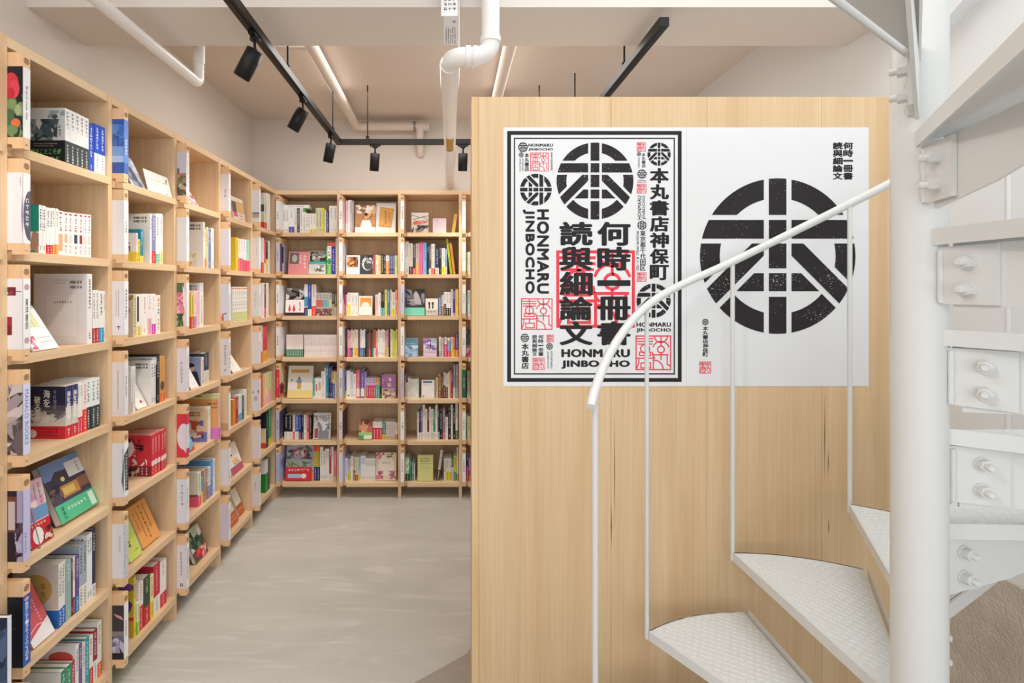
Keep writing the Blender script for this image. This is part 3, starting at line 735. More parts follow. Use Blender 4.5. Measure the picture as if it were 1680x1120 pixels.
def L(x0, x1, h, cov, art=(), obi=None, oh=.3, t=.016, s=.03, lean=14, edge=None, look=None, obart=(), turn=0):
    """a book standing face out between photo columns x0 and x1 (its bottom edge), leaning back; h in metres, or the photo row of its top"""
    W = width(*CUR[0][:2])-.0012; u0, u1 = px2u(x0, s), px2u(x1, s)
    if CUR[0][1] and u1 > W: u0, u1 = u0-(u1-W), W
    w = u1-u0
    if h > 2: h = hgt(h, u0, s)/math.cos(math.radians(lean))*(1.0 if CUR[0][0] == 'B' else 1)
    h = min(h, .262/math.cos(math.radians(lean))); bt = .0012
    b = MB(); b.box((0, 0, 0), (w, bt, h), cov); b.box((0, t-bt, 0), (w, t, h), cov); b.box((w-bt, bt, 0), (w, t-bt, h), edge or cov)
    F_ = Sheet(b, (0, 0, 0), (1, 0, 0), (0, 0, 1), (0, -1, 0), .0003); F_.art(w, h, art)
    o = b.build('book', M_PRINT)
    p = MB(); p.box((.002, bt, .002), (w-bt, t-bt, h-.002)); p.build('page_block', M_PAGES, o)
    if obi:
        e = .0011; q = MB(); q.box((-.0004, -e, .0002), (w+.0004, -.0003, h*oh), obi)
        if obart: Sheet(q, (0, -e, 0), (1, 0, 0), (0, 0, 1), (0, -1, 0), .0003).art(w, h*oh, obart)
        q.build('paper_band', M_PRINT, o)
    lk = look or '%s book standing face out%s' % (cname(cov), ', %s band' % cname(obi) if obi else '')
    tag(o, label_book(lk), 'book', 'books on the '+CASEN[CUR[0][0]])
    a = math.radians(lean)
    place(o, u0, s, t*math.sin(a)+.0005, Matrix.Rotation(math.radians(turn), 4, 'Z') @ Matrix.Rotation(-a, 4, 'X'))
    return o
# ready-made cover layouts
BACK = [('bar', .62, .90, .30, .045), ('bar', .62, .83, .30, .045), ('h', .12, .9, .35, .02, '777'), ('h', .12, .86, .28, .02, '777')]
def title(col='222', x=.55, w=.2, y=.3, h=.6): return [('m', x, y, w, h, col), ('m', x-w*1.0, y+.1, w*.5, h*.7, col)]
def pic(cols, seed, y=.0, h=1.0, n=26, x=0.0, w=1.0): return [('b', cols, n, seed, x, y, w, h)]

# ================= signs, left bookcase: first to corner bay, top row to bottom row
sign('L', 1, 1, 'block sign with a red rose on black', '23262a', art=[('b', ['23262a', '2b3d30', '4f6b4a', '7d8f63'], 24, 5, 0, 0, 1, .62, .5), ('e', .25, .75, .5, .16, 'd23b4a'), ('e', .45, .68, .35, .13, 'e04c5c'), ('e', .2, .62, .3, .08, 'c22f40'), ('e', .7, .38, .22, .08, '9fb08a'), ('e', .35, .48, .25, .06, '7f9a6a'), ('e', .55, .2, .3, .06, 'e0724a'), ('e', .3, .1, .4, .07, '6f8a5a')], text=(('t', 'Brand new day', .3, .26, .36, .48, '444', .01, 1),))
sign('L', 1, 2, 'white block sign with a slate grey round pattern', art=[('e', 1.35, .40, .45, .36, '6c6c80'), ('m', .9, .2, .1, .45, 'e8e8f0'), ('m', .82, .8, .08, .14, '888')], text=(('e', .95, .40, .9, .36, '5d5d72'), ('c', '?????', .32, .24, .5, .42, 'e8e8f0', .02)))
sign('L', 1, 3, 'white block sign with dark red plum blossom', art=[('b', ['a03246', '7c2434', '5a3a40'], 12, 3, 0, .76, .55, .12, .5), ('b', ['a03246', '7c2434'], 14, 8, 0, .2, .3, .26, .6), ('l', [(.4, .82), (.9, .82)], .05, '4a3236')], text=(('c', '東洋書房', .32, .28, .4, .44, '4c3c46', .02), ('e', .5, .88, .34, .045, 'c9a2b4'), ('e', .5, .12, .34, .045, 'c9a2b4')))
sign('L', 1, 4, 'block sign with grey-brown marbled picture and a pale spine', '8a7d80', 'd6dcf4', art=[('b', ['5b5052', 'b7a9a6', '6d6064', 'cfc4c0', '463d40', 'a3969a'], 60, 11, 0, 0, 1, 1, .42)], text=(('t', 'MAHALO BOOKS', .25, .14, .5, .78, '6a6fb0', 0, 1),))
sign('L', 1, 5, 'dark block sign with lilac spine', '2c2430', 'c8c6ea', art=[('r', .62, 0, .38, 1, 'a9a2c4'), ('r', 0, .42, .6, .5, '7a4438'), ('r', .05, .45, .45, .4, 'c9bcbc'), ('r', 0, 0, .6, .38, '241c24'), ('b', ['5a4058', '2a2028', 'c0b8d8'], 16, 4, .5, .05, .5, .5, .3)], text=(('m', .2, .1, .3, .3, '7d7ab0'),))
sign('L', 1, 6, 'black block sign with a bright blue spine', '20222c', '2d63b8', art=[('r', .25, .55, .35, .01, '6a5a48')], text=(('c', '数学とデータサイエンスの本', .3, .06, .44, .84, 'f2f4fa', .015), ('e', .5, .94, .3, .03, 'e6a0a4')))
sign('L', 1, 7, 'pale block sign at the photo edge', 'd8d8e2')
sign('L', 2, 1, 'blue sky block sign', '3f63ae', '5f86c8', art=[('r', 0, .8, 1, .2, '3a5bb0'), ('r', 0, .3, 1, .2, '7fa4da'), ('r', 0, .2, 1, .12, 'a9c6e6'), ('r', 0, 0, 1, .2, '3c5da6'), ('b', ['4a74c0', '5d8bd0'], 10, 2, 0, .5, 1, .4, .5), ('m', .4, .5, .2, .3, '22386e')], text=(('m', .3, .35, .4, .3, 'e8eefa'), ('r', 0, 0, 1, .2, '486cb0')))
sign('L', 2, 2, 'plain white block sign with grey spine lettering', text=(('m', .3, .4, .36, .22, '444'),))
sign('L', 2, 3, 'white block sign with two lines of small print', 'e6e2e6', art=[('m', .3, .35, .09, .5, '777'), ('m', .5, .35, .09, .5, '777'), ('m', .35, .1, .4, .1, '666')], text=(('m', .3, .3, .4, .56, '3a3a44'),))
sign('L', 2, 4, 'pale pinkish block sign with one line of print', 'e2d8da', 'ece4e6', art=[('m', .45, .12, .1, .72, '5a4a4e')], text=(('m', .35, .35, .3, .4, '4a444a'),))
sign('L', 2, 5, 'white block sign with a dark lettered curve', 'e2e0e6', art=[('m', .85, .55, .1, .35, '666'), ('p', [(.8, .3), (1, .75), (1, .1)], '5b5b70')], text=(('p', [(0, .78), (1, .9), (1, .1), (.3, .1)], '4c4c60'), ('m', .35, .15, .4, .65, 'dcdce8')))
sign('L', 2, 6, 'white block sign with a speckled grey spine', 'e4e2e8', 'e0e0e6', art=[('m', .6, .5, .12, .3, '888')], text=(('m', .1, .02, .3, .96, '777'), ('m', .55, .02, .3, .96, '999')))
sign('L', 2, 7, 'block sign with dark pink-bird photo', '3b3a3e', art=[('r', 0, .42, 1, .1, '8d8078'), ('b', ['9d97b4', '6f6a90', 'c4bcd0'], 12, 9, 0, .08, 1, .36, .5), ('p', [(.1, .85), (.8, .8), (1, .72), (.4, .78)], 'e2939c'), ('r', 0, .0, .9, .12, '1d1d22')], text=(('m', .35, .4, .3, .3, '333'),))
sign('L', 3, 1, 'block sign with a landscape picture', 'd4d0dc', art=[('b', ['7a6a5a', 'a08a68', '5a5048', 'c0a078', '8a8a60'], 30, 2, 0, 0, 1, .48, .4), ('r', 0, .46, 1, .05, 'c87880'), ('r', .05, .5, .2, .12, '5c5c64'), ('m', .45, .6, .15, .3, 'f0f0f4')], text=(('m', .3, .2, .35, .6, 'b06068'),))
sign('L', 3, 2, 'plain grey-white block sign', 'dcdadc', text=(('m', .35, .4, .3, .25, '333'),))
sign('L', 3, 3, 'block sign with pink lilies and green leaves', 'e0d4cc', art=[('r', 0, .6, .75, .4, '5f7052'), ('b', ['e08aa0', 'f0b8c4', 'd06a88'], 22, 6, 0, .28, .8, .5, .4), ('b', ['42553a', '5a6e46'], 14, 8, 0, 0, .7, .3, .4), ('p', [(.6, .95), (1, .75), (1, .3), (.7, .5)], 'f2e6dc')], text=None)
sign('L', 3, 4, 'white block sign with grey small print', 'e2dee6', art=[('m', .35, .2, .3, .5, 'b0acb8')], text=(('m', .4, .1, .35, .8, '555'),))
sign('L', 3, 5, 'red block sign with a white heart shape', 'da3a4c', 'e6e2ee', art=[('e', .75, .48, .72, .30, 'e6dfe8'), ('p', [(.05, .38), (1, .1), (1, .5)], 'e6dfe8')], text=(('r', 0, .75, 1, .25, 'd84456'), ('r', 0, 0, 1, .2, 'd84456')))
sign('L', 3, 6, 'pale blue-white block sign with faint print', 'dfe2f0', art=[('m', .4, .4, .3, .5, '9aa0b4')], text=(('m', .3, .3, .3, .5, '888'),))
sign('L', 3, 7, 'white block sign with grey print column', 'e4dee4', art=[('m', .35, .3, .25, .55, '98909a'), ('m', .3, .05, .4, .1, '555')], text=(('m', .3, .2, .4, .7, '333'),))
sign('L', 4, 1, 'white block sign with three characters', 'e4dfe4', art=[('c', '???', .4, .36, .3, .26, '555')], text=(('c', '???', .3, .36, .4, .26, '777'),))
sign('L', 4, 2, 'blank lilac-white block sign', 'e0dce8')
sign('L', 4, 3, 'pale block sign with a small red and grey figure', 'd9dcee', art=[('p', [(.1, 0), (.4, 0), (.35, .16), (.1, .12)], 'd85a60'), ('l', [(.2, .16), (.7, .2)], .12, '6a5a60')], text=(('m', .35, .2, .3, .5, '999'),))
sign('L', 4, 4, 'white block sign with a block of print', 'e4dce2', art=[('m', .4, .3, .3, .55, 'a8a0a8'), ('m', .35, .1, .4, .1, '777')], text=(('m', .3, .2, .4, .7, '555'),))
sign('L', 4, 5, 'sign with tan and orange stripes', 'e0c49c', art=[('r', 0, 0, 1, .2, 'c9a478')], text=None)
sign('L', 4, 6, 'plain white block sign with thin line of print', 'ded8de', art=[('m', .2, .1, .08, .25, '888')], text=(('m', .3, .1, .3, .3, '666'),))
sign('L', 4, 7, 'lilac block sign', 'd4cada', text=(('m', .4, .3, .35, .5, '666'),))
sign('L', 5, 1, 'white block sign with a strip of sea and sand', 'dedee8', art=[('r', 0, .12, 1, .12, 'b0a888'), ('r', 0, .24, 1, .05, '5a7ab0')])
sign('L', 5, 2, 'white block sign with one thin print line', 'dcd8dc', art=[('m', .55, .4, .1, .3, '777')])
sign('L', 5, 3, 'white block sign with smudged print', 'dcd8de', art=[('m', .3, .3, .3, .5, 'bcb6bc')], text=(('m', .3, .3, .3, .4, '666'),))
sign('L', 5, 4, 'white block sign above a tan book row', 'e2dce0', text=(('m', .3, .3, .3, .4, '555'),))
sign('L', 5, 5, 'white block sign with tiny coloured drawings', 'dcd8e2', art=[('e', .5, .4, .3, .08, 'bcb0b8'), ('e', .15, .6, .1, .03, '4a9a70'), ('e', .85, .62, .1, .05, 'b05a70')])
sign('L', 5, 6, 'blank pale block sign', 'dcd4d8')
sign('L', 5, 7, 'white block sign with two faint columns', 'dcd4d8', art=[('m', .35, .45, .2, .3, '909098')], text=(('m', .3, .4, .4, .4, '444'),))
# back bookcase
for bay, row, look, side, txt, col, art in (
    (1, 1, 'white block sign with bold black lettering', 'ecebee', '???', '222', ()), (1, 2, 'block sign with a dark striped side', 'd0cce0', '????', '333', [('r', .1, 0, .3, 1, '5a4a70'), ('r', .4, .3, .2, .6, '2c2838')]),
    (1, 3, 'white block sign with a long line of print', 'eceaec', '????', '333', ()), (1, 4, 'white block sign with two print lines', 'eae8ea', '????', '333', [('m', .3, .55, .08, .3, '666')]),
    (1, 5, 'red block sign with white lettering', 'e8c890', '????', 'f0d0d4', [('b', ['e8c890', 'c87a50', '7d2838', 'e2d6c6'], 14, 5, 0, 0, 1, 1, .4)]), (1, 6, 'lilac-grey block sign', '4a4460', '????', '444', ()), (1, 7, 'pale blue block sign with purple flowers', 'aab0dc', '?', '777', [('b', ['8a80c0', 'c0bce4', '9aa0d4'], 14, 3, .2, .3, .8, .7, .4)]),
    (2, 1, 'white block sign with a red side', 'e8c8cc', '???', '444', ()), (2, 2, 'grey-white block sign', 'd4d0d8', '???', '999', ()), (2, 3, 'white block sign with a pink figured side', 'c490a8', '????', '999', [('b', ['a8608c', '805078', 'e0b0c0'], 14, 7, 0, 0, 1, 1, .4)]),
    (2, 4, 'white block sign with bold print over coloured spines', 'e6e6ea', '????', '222', ()), (2, 5, 'pale violet block sign', 'b4b0d4', '????', '222', ()), (2, 6, 'pinkish block sign with a dark side', '4a3640', '???', '222', ()), (2, 7, 'pale blue blank block sign', 'c8ccec', None, '444', ()),
    (3, 1, 'white block sign with red and black lettering', 'e0c0c4', '?????', '444', ()), (3, 2, 'white block sign beside slanting books', 'e8e6ea', '?????', '666', ()), (3, 3, 'light blue block sign', 'b4b8e0', '????', '888', ()), (3, 4, 'greyish white block sign', 'dcdae0', '????', '888', ()), (3, 5, 'lilac to brown block sign', '6a4050', '???', '88789a', ()), (3, 6, 'white block sign with three characters', 'e6e4e8', '???', '222', ()), (3, 7, 'white block sign with faint lettering', 'e4e2e8', '?????', '777', ()),
    (4, 1, 'white block sign with three letters', 'e8e8ea', '???', '333', ()), (4, 2, 'white block sign with light print', 'e8e8ea', '????', '999', ()), (4, 3, 'white block sign, orange at its foot', 'e6ccb0', '????', '666', ()), (4, 4, 'white block sign with bold print', 'e6e6ea', '???', '333', ()), (4, 5, 'dark green block sign', '1d6a54', '????', 'dceee4', ()), (4, 6, 'white block sign with heavy black lettering', 'e8e8ea', '????', '222', ()), (4, 7, 'white block sign with lettering', 'e8e8ea', '?????', '222', ())):
    fr = {(1, 5): 'd63a50', (1, 2): 'd2d0e6', (1, 6): 'c4c2dc', (1, 7): 'b8bcde', (2, 5): 'd6d4ea', (2, 6): 'e0d0d6', (2, 7): 'd6d8ee', (3, 3): 'c9cceb', (3, 5): 'c6bcd8', (4, 5): '1f6b56'}.get((bay, row), 'f4f4f6')
    sign('B', bay, row, look, side, fr, art, (('c', txt, .28, .36, .42, .09*len(txt), col, .02),) if txt else None)

# ================= books: left bookcase, first bay
at('L', 0, 6); o = L(0, 3, .212, '30405f', [('b', ['3d5070', '28344e', '4c5e80'], 20, 5, 0, 0, 1, 1)], t=.016, lean=0, look='dark blue hardback sticking out past the shelf edge')
o.matrix_world = Matrix(((0, -1, 0, -1.2205), (1, 0, 0, 1.3735), (0, 0, 1, SH[5]+.001), (0, 0, 0, 1))) @ Matrix.Rotation(math.radians(0), 4, 'Z')
b = MB(); b.box((0, 0, 0), (.0018, .15, .216), '34466a'); b.box((.0018, 0, 0), (.0145, .0018, .216), 'e9edf6'); b.box((.0145, 0, 0), (.0163, .15, .216), '34466a')
Sheet(b, (0, .15, 0), (0, -1, 0), (0, 0, 1), (-1, 0, 0), .0003).art(.15, .216, [('b', ['3d5070', '28344e', '4c5e80', '566a90'], 26, 5, 0, 0, 1, 1)])
me = b.build('book_tmp', M_PRINT); old = o.data; o.data = me.data; bpy.data.objects.remove(me)
for ch in list(o.children): bpy.data.objects.remove(ch)
p = MB(); p.box((.002, .002, .002), (.0143, .148, .214)); p.build('page_block', M_PAGES, o)
at('L', 1, 1)
mist = [('r', 0, .42, 1, .58, 'dfe1e2'), ('b', ['4d5f66', '6d7f84', '3a4a4e', '8fa0a4'], 26, 3, 0, .4, .8, .4, .3), ('b', ['54676c', 'a0b0b4'], 8, 4, .55, .7, .45, .25, .3), ('r', 0, 0, 1, .42, '23282a'), ('c', '???', .82, .5, .08, .2, '333'), ('h', .2, .35, .6, .02, 'ddd'), ('h', .2, .31, .5, .02, 'ccc'), ('t', '知ることこそが', .12, .17, .78, .1, '6cc070', .03), ('t', '生きること', .2, .05, .66, .09, '6cc070', .03)]
S(107, 146.5, (183, 190), 'f0f1f0', '3f4a4c', '333', 5, .42, left=mist, look='white novel with dark green band and green lettering')
S(146.5, 156, 201, '2f55c0', None, 'eef'); S(156, 173.5, (205, 208), '2f55c0', 'eef0f4', 'eef', 2, .42)
at('L', 1, 2)
S(65.5, 77, 336, 'f2f2f0', None, '333', 2, left=[('r', 0, .45, 1, .55, '1f8f80'), ('m', .2, .6, .2, .36, '0d4a44'), ('b', ['e0d0c4', '3a3432', 'b08a78', '1f2a28', 'd8cfc8'], 26, 7, 0, 0, 1, .45), ('r', 0, 0, .9, .06, '1f8f80')], look='white magazine with a teal cover')
S(77, 87, 340, 'f4f3f2', 'd8343e', '444', 2, .2); S(87, 96, 341, 'f4f2ee', 'eca03a', '8a4a30', 2, .22)
S(96, 105, 345, 'f6f4f2', None, 'c05a5a', spine=[('e', .5, .95, .3, .02, 'd8343e'), ('m', .25, .55, .5, .35, 'b85858'), ('r', .15, .1, .7, .38, 'e8b088')], look='white paperback with orange panel')
for a, c in ((105, 113), (113, 121), (121, 130), (130, 137.5), (137.5, 143.5), (143.5, 150)):
    S(a, c, 347+(a-105)*.12, 'f6f4f3', None, spine=[('e', .5, .95, .3, .02, 'd8343e'), ('m', .28, .55, .45, .34, 'd08088' if a < 120 else 'c86a70'), ('r', .2, .3, .6, .2, {105: 'e0b894', 121: '3a4a70', 130: 'a83a44'}.get(a, 'e8dcd8')), ('m', .28, .06, .4, .2, 'd89098')], look='white paperback with red-dotted spine')
at('L', 1, 3)
L(56, 97, .165, 'f4f3f4', [('r', .35, .5, .45, .42, 'dfe2b4'), ('m', .4, .5, .06, .4, 'aab080'), ('m', .55, .5, .06, .4, 'aab080'), ('h', .4, .25, .5, .03, '999'), ('b', ['d86a88', 'c04a78', 'e8a0b4'], 10, 4, 0, .02, .3, .3), ('h', .4, .15, .5, .03, '999')], t=.006, s=.006, lean=33, look='white booklet leaning flat with a yellow-green panel')
S(143.5, 152, 449, 'eeeaea', None, '333', d=.19, s=.006, soft=True, left=[('r', .02, .0, .96, .93, 'e9e3e3'), ('r', .25, .12, .55, .58, 'efe9e9'), ('bar', .68, .86, .22, .04), ('bar', .68, .79, .22, .04), ('h', .4, .9, .25, .016, '888'), ('h', .4, .86, .2, .016, '999'), ('h', .38, .58, .34, .03, '555')], look='large pale book showing its back cover')
S(152.5, 162, 476, 'f2f0ee', 'b8323c', '8a5a4a', 2, .28); S(162.5, 170.5, 477, 'f4f2ee', '2f9ad0', '444', 1, .28); S(170.5, 175.5, 477, 'f3efea', None, 'b86a6a')
at('L', 1, 4)
umi = [('r', 0, .64, 1, .36, '2e2c48'), ('r', 0, .42, 1, .22, '57525c'), ('r', 0, .22, 1, .24, 'd9d2c6'), ('b', ['cfc8bc', '8d8890', 'e4ded2', '6b666c'], 20, 4, 0, .3, 1, .25), ('c', '海を', .42, .6, .18, .34, 'f4f2ee', .03), ('c', '破る者', .18, .36, .17, .46, 'f4f2ee', .03), ('c', '今村翔吾', .68, .56, .08, .38, '8f88a0'), ('r', 0, 0, 1, .24, 'cf2a38'), ('e', .14, .1, .11, .08, 'e6dcd4'), ('h', .3, .17, .5, .04, '6a1a22'), ('h', .3, .11, .5, .04, '6a1a22'), ('h', .3, .05, .5, .04, '6a1a22')]
spu = [('r', 0, .6, 1, .4, '3c3d70'), ('r', 0, .3, 1, .3, 'd8d3ca'), ('c', '海を破る者', .18, .36, .64, .54, 'f4f2ee', .02), ('r', 0, 0, 1, .24, 'd32c3a'), ('m', .3, .03, .4, .18, 'f6dcd8')]
S(108.5, 128, (633, 630), 'dad4ca', None, n=2, spine=spu, left=umi, look='night-blue and cream novel with red band')
S(128, 137, 629, 'f2f0ea', 'd8344a', '7a8aa0', 2, .32); S(137, 143, 627, 'f2e8e2', 'e8483c', 'd84a40', 1, .45, look='white book with a tall red lower half')
S(143, 164, (623, 619), 'eef1f0', '39464a', '2f3f3c', 3, .45, look='white novel with dark band and green lettering')
at('L', 1, 5)
L(53, 88, .2, 'e6c8d4', [('b', ['d8a8c0', 'e8c0cc', 'f0d8de'], 16, 3, 0, .55, 1, .45), ('r', 0, .38, 1, .2, '6f9cc8'), ('m', .75, .6, .09, .35, '6a4a60'), ('m', .55, .7, .06, .25, '6a4a60'), ('r', .1, .38, .3, .22, '9a8cb8')], 'cc2f3c', .36, .014, .012, 12, look='pink book with a red band on a wire stand', obart=[('e', .35, .42, .24, .38, 'f4f1ee'), ('b', ['3a2a2c', 'e6d0c0', '6a3a3a'], 12, 5, .55, .05, .45, .6), ('h', .1, .82, .7, .12, 'f4d8a0')])
L(104.5, 164, .212, '4d4a60', [('r', 0, .72, 1, .28, '7f9ccc'), ('p', [(0, .6), (.3, .82), (.55, .8), (.8, .92), (1, .8), (1, .35), (0, .35)], '4a4556'), ('r', .58, .64, .42, .26, 'e6e6ea'), ('m', .84, .68, .06, .18, '555'), ('r', .28, .36, .45, .2, 'd89a5c'), ('r', .32, .4, .3, .12, 'f4d27a'), ('r', .73, .4, .27, .18, '9a6a5a'), ('e', .42, .66, .05, .04, 'f4e48a'), ('b', ['5e566a', '3a3648', '8a6a60'], 14, 9, 0, .32, .3, .3)], '58c090', .3, .026, .034, 24, look='thick book leaning back, night street cover and green band', obart=[('h', .25, .5, .5, .2, 'e6f6ea'), ('m', .1, .1, .08, .8, '2a6a50'), ('r', .82, .1, .14, .8, 'd8f0e0')])
t = tag(empty('book_stand', M=frame('L', 1) @ Matrix.Translation((px2u(66, .0), .012, SH[4]))), 'grey wire book stand holding the pink book, fifth shelf, left bookcase', 'book stand')
b = MB(); b.tube(bend([(0, -.012, .0015), (0, -.0136, .0015), (0, .026, .155), (-.012, .03, .155), (-.012, .034, .14)], .008), .0012, 8); b.tube([(0, -.012, .002), (.0, -.004, .002)], .0012, 8); b.build('wire', M_ACRYL, t)
at('L', 1, 6)
L(55, 90, .19, 'd86068', [('c', '??', .25, .55, .36, .35, 'f0b8b8', .03), ('m', .65, .3, .1, .4, 'f0c0c0'), ('p', [(0, 0), (1, 0), (1, .3), (0, .12)], 'f3eff0'), ('l', [(.0, .2), (.5, .28), (1, .22)], .03, 'f6dada')], t=.008, s=.008, lean=26, look='salmon pink book leaning back with white lower corner')
S(96, 109, (925, 918), 'eceae6', '2f6fc4', '777', 2, .28, d=.15, left=[('r', 0, .3, 1, .7, 'd9d4c8'), ('e', .5, .6, .36, .24, 'c9aa62'), ('c', '??', .38, .48, .14, .22, '9a7a3a'), ('m', .6, .48, .12, .25, '9a7a3a'), ('r', 0, 0, 1, .28, '2f6fc4')], look='white book with gold disc and blue band')
S(109, 118, 921, '9ab4b4', None, 'e8f0ee', 1, d=.14); S(118, 121, 917, '6a2432', None, 'eee'); S(121, 125, 915, 'f0eeec', '7a2a3a', '444'); S(125, 131, 913, '6a5290', '3a7ac0', 'eee', 1, .3)
S(131, 143, (893, 890), 'aab6c4', 'eceade', '444', 2, .35, d=.17, look='tall blue-grey book with cream band'); S(143, 152.5, (876, 874), 'f2f2f2', None, '555', 2, d=.18, left=BACK); S(152.5, 158, 869, '34304a', 'f0f0f2', 'ddd', 1, .2, d=.18)
at('L', 1, 7)
S(100.5, 118, (1098, 1092), '2f8f68', None, 'd8f0e0', 2, left=[('r', 0, 0, 1, 1, 'f0f0f0')], look='low book with green spine'); S(118, 124.5, 1088, 'b8323c', None, 'f4e0e0', 1, d=.17, left=[('r', .05, .1, .9, .8, 'a42c38'), ('h', .4, .75, .4, .06, 'f0d0d0')])
S(124.5, 130, 1060, 'f0eef0', None, '555', 1, d=.17, left=[('e', .7, .8, .25, .1, 'dd5a48'), ('b', ['333', '555'], 6, 3, .0, .5, .3, .3)], look='white book with an orange disc on its cover'); S(130, 135, 1058, '7a5a9a', None, 'eee', 1, d=.16); S(135, 140, 1056, 'e4e2e4', None, '777', 1, d=.16); S(140, 147, 1049, '35a0a8', None, 'eef', 1, d=.16); S(147, 154, 1046, 'f2ece8', 'c8343e', 'd84a50', 1, .35, d=.16); S(154, 161, 1036, '9a2c38', 'eeeeee', 'eee', 1, .4, d=.17); S(161, 168, 1022, 'f0efe4', 'e86a48', 'a0a040', 1, .25, d=.19)
# second bay
at('L', 2, 1)
L(217, 240, .15, 'b4bcc8', [('b', ['8a94a8', 'd0d4dc', '5d6478', 'a8b0c4'], 26, 4, 0, 0, 1, 1), ('p', [(.3, .2), (.7, .2), (.6, .65), (.4, .65)], '4a4660')], t=.004, s=.012, lean=26, look='grey-blue photo card leaning back')
o = L(243.5, 283, .098, 'f3f1ec', [('h', .1, .6, .5, .06, 'aaa'), ('h', .1, .4, .45, .05, 'bbb'), ('b', ['3a4a44', '5a6a60'], 6, 2, .75, .6, .17, .25), ('r', .75, .08, .08, .04, 'c05060')], t=.002, s=.003, lean=14, look='white display card on a small clip stand'); o['category'] = 'card'; o.name = 'display_card'; o['group'] = 'cards on the left bookcase'
at('L', 2, 2)
S(225, 227.5, 382, 'f2eef0', 'f0d94a', '777', 1, .35, d=.12, left=[('m', .5, .3, .3, .5, 'a08a90'), ('r', 0, 0, 1, .35, 'f0dc50')], look='small white book with yellow foot'); S(227.5, 231.5, 392, 'f0d44a', None, '777'); S(231.5, 236, 376, '2a8aa8', 'e8e47a', 'eef', 1, .2)
S(247.5, 250.5, 351, 'efece8', None, '666', 1, d=.19, left=BACK+[('e', .5, .2, .1, .08, '7a5a3a'), ('r', 0, 0, .5, .25, 'f0e07a'), ('b', ['3a8aa8', '2a6a90', 'e8e47a'], 10, 3, .0, .25, .35, .35)], look='white magazine showing its bar-coded back cover'); S(250.5, 256.5, 353, '8a8ac0', 'd8343e', 'eee', 1, .25); S(256.5, 262, 350, 'f2f2f0', '7ac8a0', '555', 1, .2, d=.15); S(262, 267.5, 350, 'f4f2f0', 'e8e6a0', 'd84a50', 1, .25)
at('L', 2, 3)
S(219, 224, 484, 'dcccb0', None, '777', d=.12, left=[('b', ['c0a060', 'a88a50', 'e0d0b0'], 10, 3, 0, .5, 1, .5)]); S(224, 234, 483, 'f0eee6', 'f0dc90', '444', 1, .25, spine=[('r', .2, .35, .3, .6, '444'), ('b', ['e85a4a', 'f0d050', '50a060'], 6, 4, 0, 0, 1, .25)], look='white book with a black bar on its spine'); S(234, 243, 482, 'f4f1ee', None, 'd87a80'); S(243, 249.5, 482, 'f6ecec', 'f0b8c8', 'e08a98', 1, .4); S(249.5, 256.5, 482, 'f6f2f0', 'd83ac0', 'd8a0a8', 1, .25); S(256.5, 263, 484, 'f6efe4', None, 'e07a40', spine=[('m', .3, .7, .5, .25, 'e0663a'), ('m', .3, .5, .5, .18, '2a9ad0'), ('m', .3, .1, .5, .3, 'c0b0a8')], look='cream book with orange and blue lettering')
at('L', 2, 4)
S(216.5, 223.5, 602, 'f2f2f2', None, '6a7aa0', d=.1, s=.01, spine=[('m', .15, .2, .3, .75, '7a8ab0'), ('m', .55, .1, .3, .85, 'b0a878'), ('r', .1, .02, .15, .2, 'a04a9a')], look='thin pale book with coloured lettering at the shelf front'); L(225.5, 242, .135, 'f3efe9', [('l', [(.2, .5), (.6, .4), (.8, .1)], .02, 'c8a898'), ('e', .6, .2, .1, .05, 'c04a40')], t=.003, s=.02, lean=28, look='white card leaning back')
S(248, 257, (592, 590), 'e9e6e4', None, '666', 2, d=.18, left=BACK+[('m', .1, .1, .1, .7, 'aab')], look='light grey book showing its back cover'); S(257, 262, 582, '2c2a2c', None, 'ddd', d=.19, left=[('r', 0, .8, 1, .16, 'd8d6d6'), ('bar', .6, .82, .3, .1)]); S(262, 271.5, 585, 'd09a50', 'e8702e', '5a3a2a', 1, .18, d=.17, spine=[('e', .5, .35, .35, .1, '5a4a58')], look='ochre book with dark oval on its spine')
at('L', 2, 5)
zen = [('r', 0, 0, 1, 1, 'd83a48'), ('e', .12, .68, .3, .24, 'f2e8e4'), ('r', 0, .82, .3, .1, '2a2a2c'), ('l', [(.35, .92), (.5, .74), (.62, .9)], .03, '2a1a1c'), ('c', '?', .48, .6, .28, .24, '2a1a1c', .03), ('b', ['f4f0ee', 'e8e0e0'], 6, 3, .35, .26, .5, .16), ('r', 0, 0, 1, .25, '8a2430'), ('b', ['1e1a1c', 'd0b8a0', '5a2a2c'], 14, 6, 0, .0, .6, .24), ('m', .66, .03, .06, .2, 'f0e0e0'), ('m', .8, .03, .06, .2, 'f0e0e0'), ('m', .4, .4, .07, .28, 'f6e6e6')]
S(249.5, 274, (712, 704), 'd83a48', None, 'f8e8e8', 5, left=zen, spine=[('m', .3, .52, .4, .4, 'f6eaea'), ('e', .5, .3, .6, .07, 'f0dcdc'), ('m', .35, .04, .3, .16, 'f6eaea')], look='scarlet novel with white lettering')
at('L', 2, 6)
L(214, 234, .17, 'cdd86a', [('c', '?', .2, .55, .3, .2, '5a6a2a'), ('c', '?', .2, .3, .3, .2, '5a6a2a'), ('h', .5, .15, .4, .05, '6a7a30')], t=.012, s=.018, lean=22, look='yellow-green book leaning back beside the sign'); L(235.5, 263.5, .185, 'eda45a', [('m', .32, .18, .07, .74, '5a3a2a'), ('m', .5, .1, .1, .84, '4a2f22'), ('m', .72, .3, .07, .62, '6a4a38'), ('m', .15, .4, .06, .45, '6a4a38')], t=.02, s=.028, lean=24, look='orange hardback leaning back with dark brown writing')
at('L', 2, 7)
